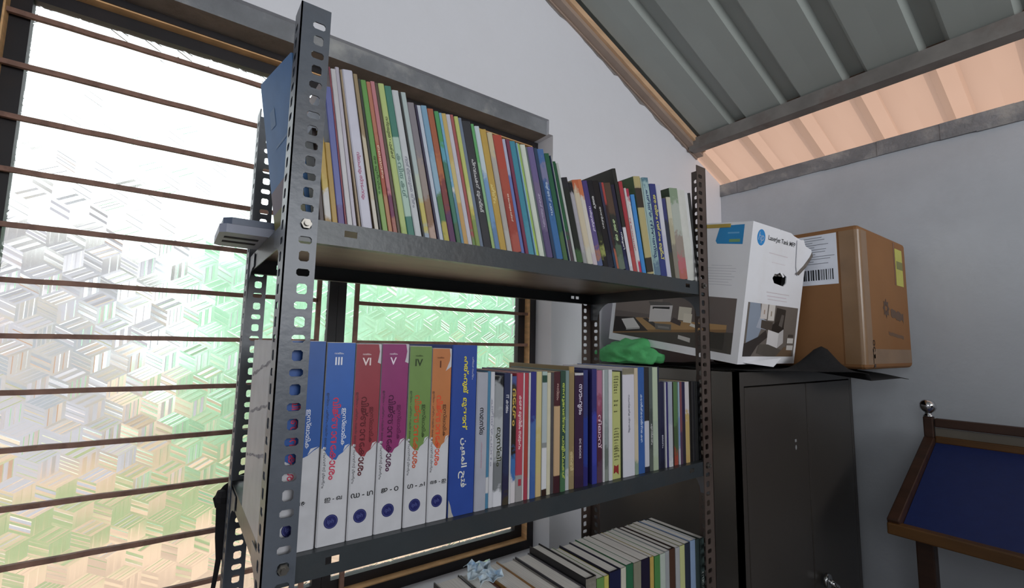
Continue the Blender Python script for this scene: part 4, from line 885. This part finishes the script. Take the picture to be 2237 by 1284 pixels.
# stitch outer loop to hole loop (both counter-clockwise, ten points each)
order = [0, 1, 2, 3, 4, 5, 6, 7, 8, 9]
vs = [(a, y, b) for y in (0, e) for a, b in outer+hole]
fs = []
for s in (0, 20):
    f = [(s+i, s+(i+1) % 10, s+10+(i+1) % 10, s+10+i) for i in range(10)]; fs += f if s == 0 else [q[::-1] for q in f]
fs += [(10+i, 10+(i+1) % 10, 30+(i+1) % 10, 30+i) for i in range(10)]+[(i, 20+i, 20+(i+1) % 10, (i+1) % 10) for i in range(10)]
fr.add(vs, fs); mb.add(fr.v, fr.f)
wpart('carton_body', mb, m_carton)
wpart('hole_shade_sheet', MB().box(e+.002, BWd-e-.002, .06, .062, e+.001, BH-.06), m_dark)  # black sheet stands in for the shade inside the carton
mb = MB(); mb.hexa([(.10, .010, .244), (.225, .010, .252), (.225, .03, .30), (.10, .03, .30)], [(.10, .012, .244), (.225, .012, .252), (.225, .032, .30), (.10, .032, .30)]); recalc(wpart('hole_flap', mb, mat('grey_board', lin('8a8580', 1), .8, var=.15, scale=30)))
mb = MB(); mb.hexa([(.172, -.001, .260), (.186, -.001, .260), (.190, -.006, .249), (.180, -.007, .246)], [(.172, 0, .260), (.186, 0, .260), (.190, -.005, .249), (.180, -.006, .246)]); recalc(wpart('hole_tab', mb, m_carton))
# top flaps, a little open
mb = MB(); mb.hexa([(0, 0, BH), (.15, 0, BH), (.15, BL, BH), (0, BL, BH)], [(0, 0, BH+.002), (.15, 0, BH+.003), (.15, BL, BH+.003), (0, BL, BH+.002)]); wpart('top_flap', mb, m_carton)
mb = MB(); mb.hexa([(.152, 0, BH), (.215, 0, BH), (.30, .01, BH-.014), (.31, BL, BH-.03), (.152, BL, BH)], [(.152, 0, BH+.003), (.215, 0, BH+.003), (.30, .01, BH-.011), (.31, BL, BH-.027), (.152, BL, BH+.003)]); wpart('top_flap', mb, m_carton)
# torn corner of the front face bending outward
mb = MB(); o_ = [(.262, .285), (.275, .262), (.312, .292), (.345, .326), (.338, .345), (.30, .352), (.286, .368), (.25, .362)]
mb.hexa([(a, -.004-.05*max(0, a-.27), b) for a, b in o_], [(a, -.002-.05*max(0, a-.27), b) for a, b in o_]); recalc(wpart('torn_flap', mb, m_carton))
mb = MB(); d_ = [(.262, .266), (.278, .262), (.318, .292), (.348, .327), (.342, .338), (.330, .321), (.300, .293)]
mb.hexa([(a, -.0052-.05*max(0, a-.27), b) for a, b in d_], [(a, -.0044-.05*max(0, a-.27), b) for a, b in d_]); recalc(wpart('torn_edge', mb, mat('torn_board', lin('6e6660', 1), .9, var=.3, scale=60)))
def pcol(h): return mat('print_'+h, lin(h, 1.08, .9), .45, var=.03, scale=20, spec=.3)
def lprint(nm, polys):        # flat print on the left face: (y, z) outlines with colours
    mb = MB(); ms = []; 
    for i, (hexc, pts_) in enumerate(polys):
        m = pcol(hexc); 
        if m not in ms: ms.append(m)
        xo = -.0002-.00006*i; vs = [(xo, a, b) for a, b in pts_]
        ar = sum(p[0]*q[1]-q[0]*p[1] for p, q in zip(pts_, pts_[1:]+pts_[:1]))
        f = tuple(range(len(vs))); mb.add(vs, [f[::-1] if ar > 0 else f], ms.index(m))
    return wpart(nm, mb, ms)
def fprint(nm, polys):        # flat print on the front face: (x, z) outlines
    mb = MB(); ms = []
    for i, (hexc, pts_) in enumerate(polys):
        m = pcol(hexc)
        if m not in ms: ms.append(m)
        yo = -.0002-.00006*i; vs = [(a, yo, b) for a, b in pts_]
        ar = sum(p[0]*q[1]-q[0]*p[1] for p, q in zip(pts_, pts_[1:]+pts_[:1])); f = tuple(range(len(vs)))
        mb.add(vs, [f if ar > 0 else f[::-1]], ms.index(m))
    return wpart(nm, mb, ms)
r4 = lambda a0, a1, b0, b1: [(a0, b0), (a1, b0), (a1, b1), (a0, b1)]
lprint('printed_picture', [
    ('6a605c', r4(.02, .433, .022, .171)), ('7c716c', r4(.25, .433, .1, .171)),
    ('4a4540', [(.02, .022), (.433, .022), (.433, .024), (.291, .045), (.045, .078), (.02, .08)]),
    ('b08c60', [(.433, .024), (.433, .034), (.34, .085), (.30, .088), (.04, .098), (.04, .082), (.291, .046)]),
    ('8a6a48', [(.433, .022), (.433, .029), (.29, .052), (.04, .086), (.04, .078), (.29, .044)]),
    ('2a2422', [(.433, .027), (.291, .048), (.35, .085), (.429, .079)]), ('dcd8d8', [(.402, .073), (.378, .045), (.324, .055), (.353, .082)]),
    ('b4b0b0', [(.378, .045), (.324, .055), (.324, .050), (.378, .040)]),
    ('3c3634', [(.318, .085), (.262, .060), (.25, .068), (.30, .088)]), ('6c6864', [(.270, .075), (.264, .057), (.209, .060), (.211, .078)]), ('8c8884', [(.258, .069), (.256, .062), (.216, .064), (.217, .070)]),
    ('d4d0d0', [(.292, .077), (.214, .086), (.212, .135), (.292, .128)]), ('5c5856', [(.292, .128), (.212, .135), (.225, .143), (.30, .140)]), ('1c1a1a', [(.283, .118), (.222, .123), (.222, .130), (.283, .125)]), ('e4e0e0', [(.278, .117), (.226, .120), (.226, .1225), (.278, .120)]),
    ('d8d0c0', r4(.148, .19, .095, .134)), ('e4dccc', r4(.145, .172, .09, .116)), ('4a4040', [(.215, .086), (.18, .078), (.178, .09), (.205, .100)]), ('e4e0d8', [(.150, .082), (.128, .078), (.125, .086), (.146, .090)]),
    ('c8c4c0', [(.183, .040), (.143, .0345), (.143, .047), (.183, .051)]), ('38342f', r4(.045, .12, .03, .074))])
lprint('printed_panel', [('2c86c0', [(.022, .316), (.094, .318), (.099, .326), (.092, .360), (.086, .367), (.022, .369)]), ('6aa8d4', r4(.034, .066, .345, .349)), ('78a070', r4(.03, .06, .322, .330))])
lines = [('c4c4cc', r4(.03+random.uniform(0, .02), .12+random.uniform(-.02, .06), z, z+.0012)) for z in [.205+.0075*k for k in range(8)]]
for ln_ in lines: lprint('printed_text', [ln_])
fprint('printed_picture', [
    ('6e6660', r4(.02, .312, .021, .166)), ('8e98a8', [(.03, .021), (.03, .166), (.085, .166), (.105, .10), (.075, .05), (.06, .021)]), ('a8aebb', [(.075, .10), (.13, .095), (.15, .115), (.09, .13)]),
    ('cfc8c4', r4(.092, .128, .125, .166)), ('d4cec8', r4(.134, .170, .122, .166)), ('a89080', r4(.108, .114, .138, .15)), ('988878', r4(.148, .154, .134, .148)),
    ('4c443e', [(.10, .10), (.16, .092), (.165, .118), (.10, .122)]), ('36312e', [(.172, .10), (.232, .098), (.236, .156), (.18, .160)]), ('2a2624', [(.16, .085), (.215, .078), (.235, .10), (.22, .13), (.165, .112)]), ('5e5854', [(.20, .11), (.222, .105), (.228, .14), (.212, .142)]),
    ('d8d4d4', [(.14, .055), (.205, .045), (.238, .06), (.232, .10), (.205, .088), (.142, .096)]), ('bcb8b8', [(.205, .045), (.238, .06), (.232, .10), (.206, .088)]),
    ('3a3432', [(.02, .021), (.02, .055), (.09, .075), (.13, .095), (.142, .075), (.09, .05), (.06, .021)]), ('5a544e', [(.09, .03), (.15, .021), (.23, .021), (.232, .04), (.15, .055), (.10, .055)]), ('6e5a48', [(.20, .021), (.30, .021), (.295, .04), (.25, .05)]),
    ('d0ccc8', r4(.262, .30, .06, .075)), ('c8c4c0', r4(.262, .302, .04, .054)), ('4a4440', r4(.268, .298, .078, .086))])
N = 32; disc = [(.049+.0215*math.cos(i*2*math.pi/N), .3405+.0215*math.sin(i*2*math.pi/N)) for i in range(N)]
fprint('logo_disc', [('2e86c8', disc)])
mb = MB(); put_text(mb, text2d('hp', height=.029, bold=-.012, shear=.25), (.0335, -.0005, .3395), (1, 0, 0), (0, 0, 1)); wpart('logo_letters', mb, cov('eceef4'))
mb = MB(); put_text(mb, text2d('LaserJet Tank MFP', length=.160, maxh=.0165, bold=.012), (.087, -.0005, .3445), (1, 0, 0), (0, 0, 1)); wpart('lettering', mb, ink('2c2c30'))
for ln_ in [('d4ccd0', r4(.10, .21, .305, .3075)), ('d8d0d4', r4(.12, .20, .282, .2835)), ('d0c8cc', r4(.11, .245, .198, .2005)), ('d4c8d0', r4(.115, .23, .188, .1905)), ('d2cace', r4(.12, .235, .179, .1812))]: fprint('printed_text', [ln_])
mb = MB(); mb.hexa([(.03, -.002, .004), (.10, -.045, .001), (.15, -.040, .022), (.10, -.002, .004)], [(.03, -.002, .006), (.10, -.045, .003), (.15, -.040, .024), (.10, -.002, .006)]); recalc(wpart('bottom_flap', mb, m_carton))
wpart('yellow_strap', MB().box(-.0012, -.0002, .06, .30, BH-.012, BH-.002), cov('d0b030'))

# ================================================================== BROWN CARTON
bx = thing('cardboard_box', (1.655, .115, CZ), 'large brown cardboard box overhanging the cabinet beside the wall', 'box')
bz0 = CZ+.0068; X0, X1, Y0, Y1, Z1 = 1.453, 1.872, -.118, .34, .602
bxo = part('carton_body', MB().box(X0, X1, Y0, Y1, bz0, Z1), m_kraft, bx)
md = bxo.modifiers.new('bevel', 'BEVEL'); md.width = .014; md.segments = 3
part('packing_tape', MB().box(X0-.0006, X0+.001, Y0+.014, Y0+.050, bz0+.014, Z1-.014), m_tape, bx)
part('packing_tape', MB().box(X0+.014, X0+.055, Y0-.0006, Y0+.001, bz0+.014, Z1-.014), m_tape, bx)
mb = MB(); n_ = 10
arc = [(X0+.014-.0146*math.cos(i*math.pi/2/n_), Y0+.014-.0146*math.sin(i*math.pi/2/n_)) for i in range(n_+1)]
for (a, b), (c2, d2) in zip(arc, arc[1:]): mb.quad((a, b, bz0+.014), (c2, d2, bz0+.014), (c2, d2, Z1-.014), (a, b, Z1-.014))
part('packing_tape', mb, m_tape, bx)
part('packing_tape', MB().box(X0+.05, X1-.02, Y0-.0006, Y0+.001, bz0+.016, bz0+.058), m_tape, bx)
part('flap_seam', MB().box(X0-.0008, X0, Y0+.050, Y0+.0515, bz0+.012, Z1-.012), m_kraft2, bx)
ln = thing
lab = part('shipping_label', MB().box(X0-.0009, X0, -.062, .075, .436, .587), mat('label_paper', lin('d4d8e2', 1.15), .25, var=.04, scale=20, spec=.6), bx)
mb = MB(); random.seed(3); xx = X0-.0012
for k in range(12):
    z = .580-.0072*k; a = .068-random.uniform(0, .02); b2 = a-random.uniform(.05, .12); mb.quad((xx, a, z), (xx, max(b2, -.058), z), (xx, max(b2, -.058), z-.0016), (xx, a, z-.0016))
me = mesh('label_text', mb, ink('7a7e88'), BASE[bx]); o = bpy.data.objects.new('label_text', me); COL.objects.link(o); o.parent = lab
mb = MB(); y = .066
while y > -.048:
    w_ = random.choice((.0012, .002, .003, .0045)); mb.quad((xx, y, .450), (xx, y, .482), (xx, y-w_, .482), (xx, y-w_, .450)); y -= w_+random.choice((.0012, .002, .0035))
me = mesh('barcode', mb, ink('24262c'), BASE[bx]); o = bpy.data.objects.new('barcode', me); COL.objects.link(o); o.parent = lab
mb = MB(); t_ = .0022; ya, yb, za, zb = -.066, -.090, .455, .556
xx = X0-.0005
mb.box(xx, X0, yb, ya, zb-t_, zb); mb.box(xx, X0, yb, ya, za, za+t_); mb.box(xx, X0, yb, yb+t_*.8, za, zb)
part('printed_outline', mb, cov('4a2018'), bx)
sk = part('yellow_sticker', MB().box(1.757, 1.826, Y0-.0009, Y0, .452, .572), cov('d4d040'), bx)
q = MB().box(1.765, 1.826, Y0-.0012, Y0-.0009, .506, .532); me = mesh('sticker_band', q, cov('8c8a40'), BASE[bx]); o = bpy.data.objects.new('sticker_band', me); COL.objects.link(o); o.parent = sk
part('printed_stripe', MB().box(1.742, 1.755, Y0-.0006, Y0, .452, .590), cov('8a5a38'), bx)
# worn printed mark: splash emblem with a word and a line below
mb = MB(); cxm, czm = 1.640, .372
for k in range(8):
    a = k*math.pi/4; d = Vector((math.cos(a), math.sin(a))); p_ = Vector((-d.y, d.x)); 
    c1 = Vector((cxm, czm))+d*.006; c3 = Vector((cxm, czm))+d*.030; c4 = Vector((cxm, czm))+d*.018
    mb.quad((c1.x, Y0-.0006, c1.y), ((c4+p_*.008).x, Y0-.0006, (c4+p_*.008).y), (c3.x, Y0-.0006, c3.y), ((c4-p_*.008).x, Y0-.0006, (c4-p_*.008).y))
part('printed_mark', mb, cov('64452c'), bx)
def worn(nm, x0, x1, z0, z1, slope, hexc, seed):
    random.seed(seed); n_ = 9; top = []; bot = []
    for i in range(n_+1):
        x = x0+(x1-x0)*i/n_; c = slope*(x-x0); top.append((x, Y0-.0006, z1+c+random.uniform(-.004, .003)*(z1-z0)/.02)); bot.append((x, Y0-.0006, z0+c+random.uniform(-.003, .004)*(z1-z0)/.02))
    mb = MB(); mb.add(bot+top, [(i, i+1, n_+2+i, n_+1+i) for i in range(n_)]); part(nm, mb, cov(hexc), bx)
worn('printed_mark', 1.680, 1.800, .348, .374, -.10, '6e4e34', 1)
worn('printed_mark', 1.650, 1.790, .292, .302, -.08, '7a5636', 2)
mb = MB(); put_text(mb, text2d('OC', length=.034, maxh=.018, bold=.02), (1.515, Y0-.0011, .275), (0, 0, -1), (1, 0, 0)); part('printed_lettering', mb, ink('2a1c14'), bx)
worn('printed_mark', 1.510, 1.522, .222, .234, 0, '4a3424', 3)
worn('printed_mark', 1.510, 1.522, .196, .206, 0, '4a3424', 4)

# ================================================================== NEWSPAPER STAND
ns = thing('reading_stand', (1.6, -.6, ZF), 'sloping blue-topped wooden reading stand with chrome ball finial by the wall', 'stand')
YA, YB = -.150, -1.05        # left and right ends (along the far wall)
xr, xf = 1.80, 1.415         # rear and front edges
zr, zf = -.012, -.190
def beam(nm, a, b, w1, w2, up, m, **k):
    a, b = Vector(a), Vector(b); d = (b-a).normalized(); s = d.cross(Vector(up)).normalized(); u = s.cross(d)
    mb = MB(); mb.hexa([a-s*w1-u*w2, a+s*w1-u*w2, a+s*w1+u*w2, a-s*w1+u*w2], [b-s*w1-u*w2, b+s*w1-u*w2, b+s*w1+u*w2, b-s*w1+u*w2]); return part(nm, mb, m, ns, bevel=.003, **k)
for y in (YA-.012, YB+.012):
    beam('rear_post', (xr, y, -.06), (xr, y, .046), .012, .012, (1, 0, 0), m_brownw)
    part('ball_finial', MB().lathe([(.0, .046), (.013, .046), (.0135, .049), (.009, .053), (.008, .057), (.011, .0595), (.016, .064), (.0195, .071), (.0205, .078), (.0195, .085), (.0155, .092), (.009, .0965), (0, .098)], xr, y, 28), m_chrome, ns, smooth=True)
beam('top_rail', (xr, YA-.026, .030), (xr, YB+.026, .030), .010, .013, (0, 0, 1), m_brownw)
part('back_board', MB().box(xr-.004, xr+.004, YB+.026, YA-.026, -.010, .015), m_cream, ns)
beam('rear_rail', (xr-.004, YA-.026, -.019), (xr-.004, YB+.026, -.019), .012, .010, (0, 0, 1), m_brownw2)
sl = Vector((xf-xr, 0, zf-zr)).normalized()
for y in (YA-.014, YB+.014): beam('side_rail', (xr-.012, y, zr-.014), (xf, y, zf-.004), .013, .016, (0, 0, 1), m_brownw)
beam('front_rail', (xf+.004, YA-.002, zf-.012), (xf+.004, YB+.002, zf-.012), .014, .014, (0, 0, 1), m_brownw2)
mb = MB(); 
P1, P2 = (xr-.016, zr-.016), (xf+.018, zf-.002)
mb.hexa([(P1[0], YA-.028, P1[1]-.008), (P1[0], YB+.028, P1[1]-.008), (P2[0], YB+.028, P2[1]-.008), (P2[0], YA-.028, P2[1]-.008)], [(P1[0], YA-.028, P1[1]), (P1[0], YB+.028, P1[1]), (P2[0], YB+.028, P2[1]), (P2[0], YA-.028, P2[1])])
recalc(part('blue_panel', mb, m_blue, ns))
for y in (-.182, -1.018):
    beam('leg', (1.60, y, ZF+.04), (1.60, y, -.142), .019, .019, (1, 0, 0), m_brownw)
    beam('foot', (1.40, y, ZF+.02), (1.82, y, ZF+.02), .022, .02, (0, 0, 1), m_brownw)
beam('stretcher', (1.60, -.20, -.95), (1.60, -1.0, -.95), .012, .02, (0, 0, 1), m_brownw)

# ---- unseen cupboard added behind the photographer to darken the lower far wall
sc_ = thing('shade_cupboard', (1.15, -1.75, ZF), 'unseen dark cupboard added behind the photographer to shade the far wall', 'cupboard')
part('body', MB().box(.70, 1.60, -1.98, -1.54, ZF, .42), m_cab, sc_)
for a, b in ((.715, 1.147), (1.153, 1.585)): part('door', MB().box(a, b, -1.54, -1.525, ZF+.08, .39), m_cab, sc_, bevel=.002)

bpy.data.objects.remove(_tobj)
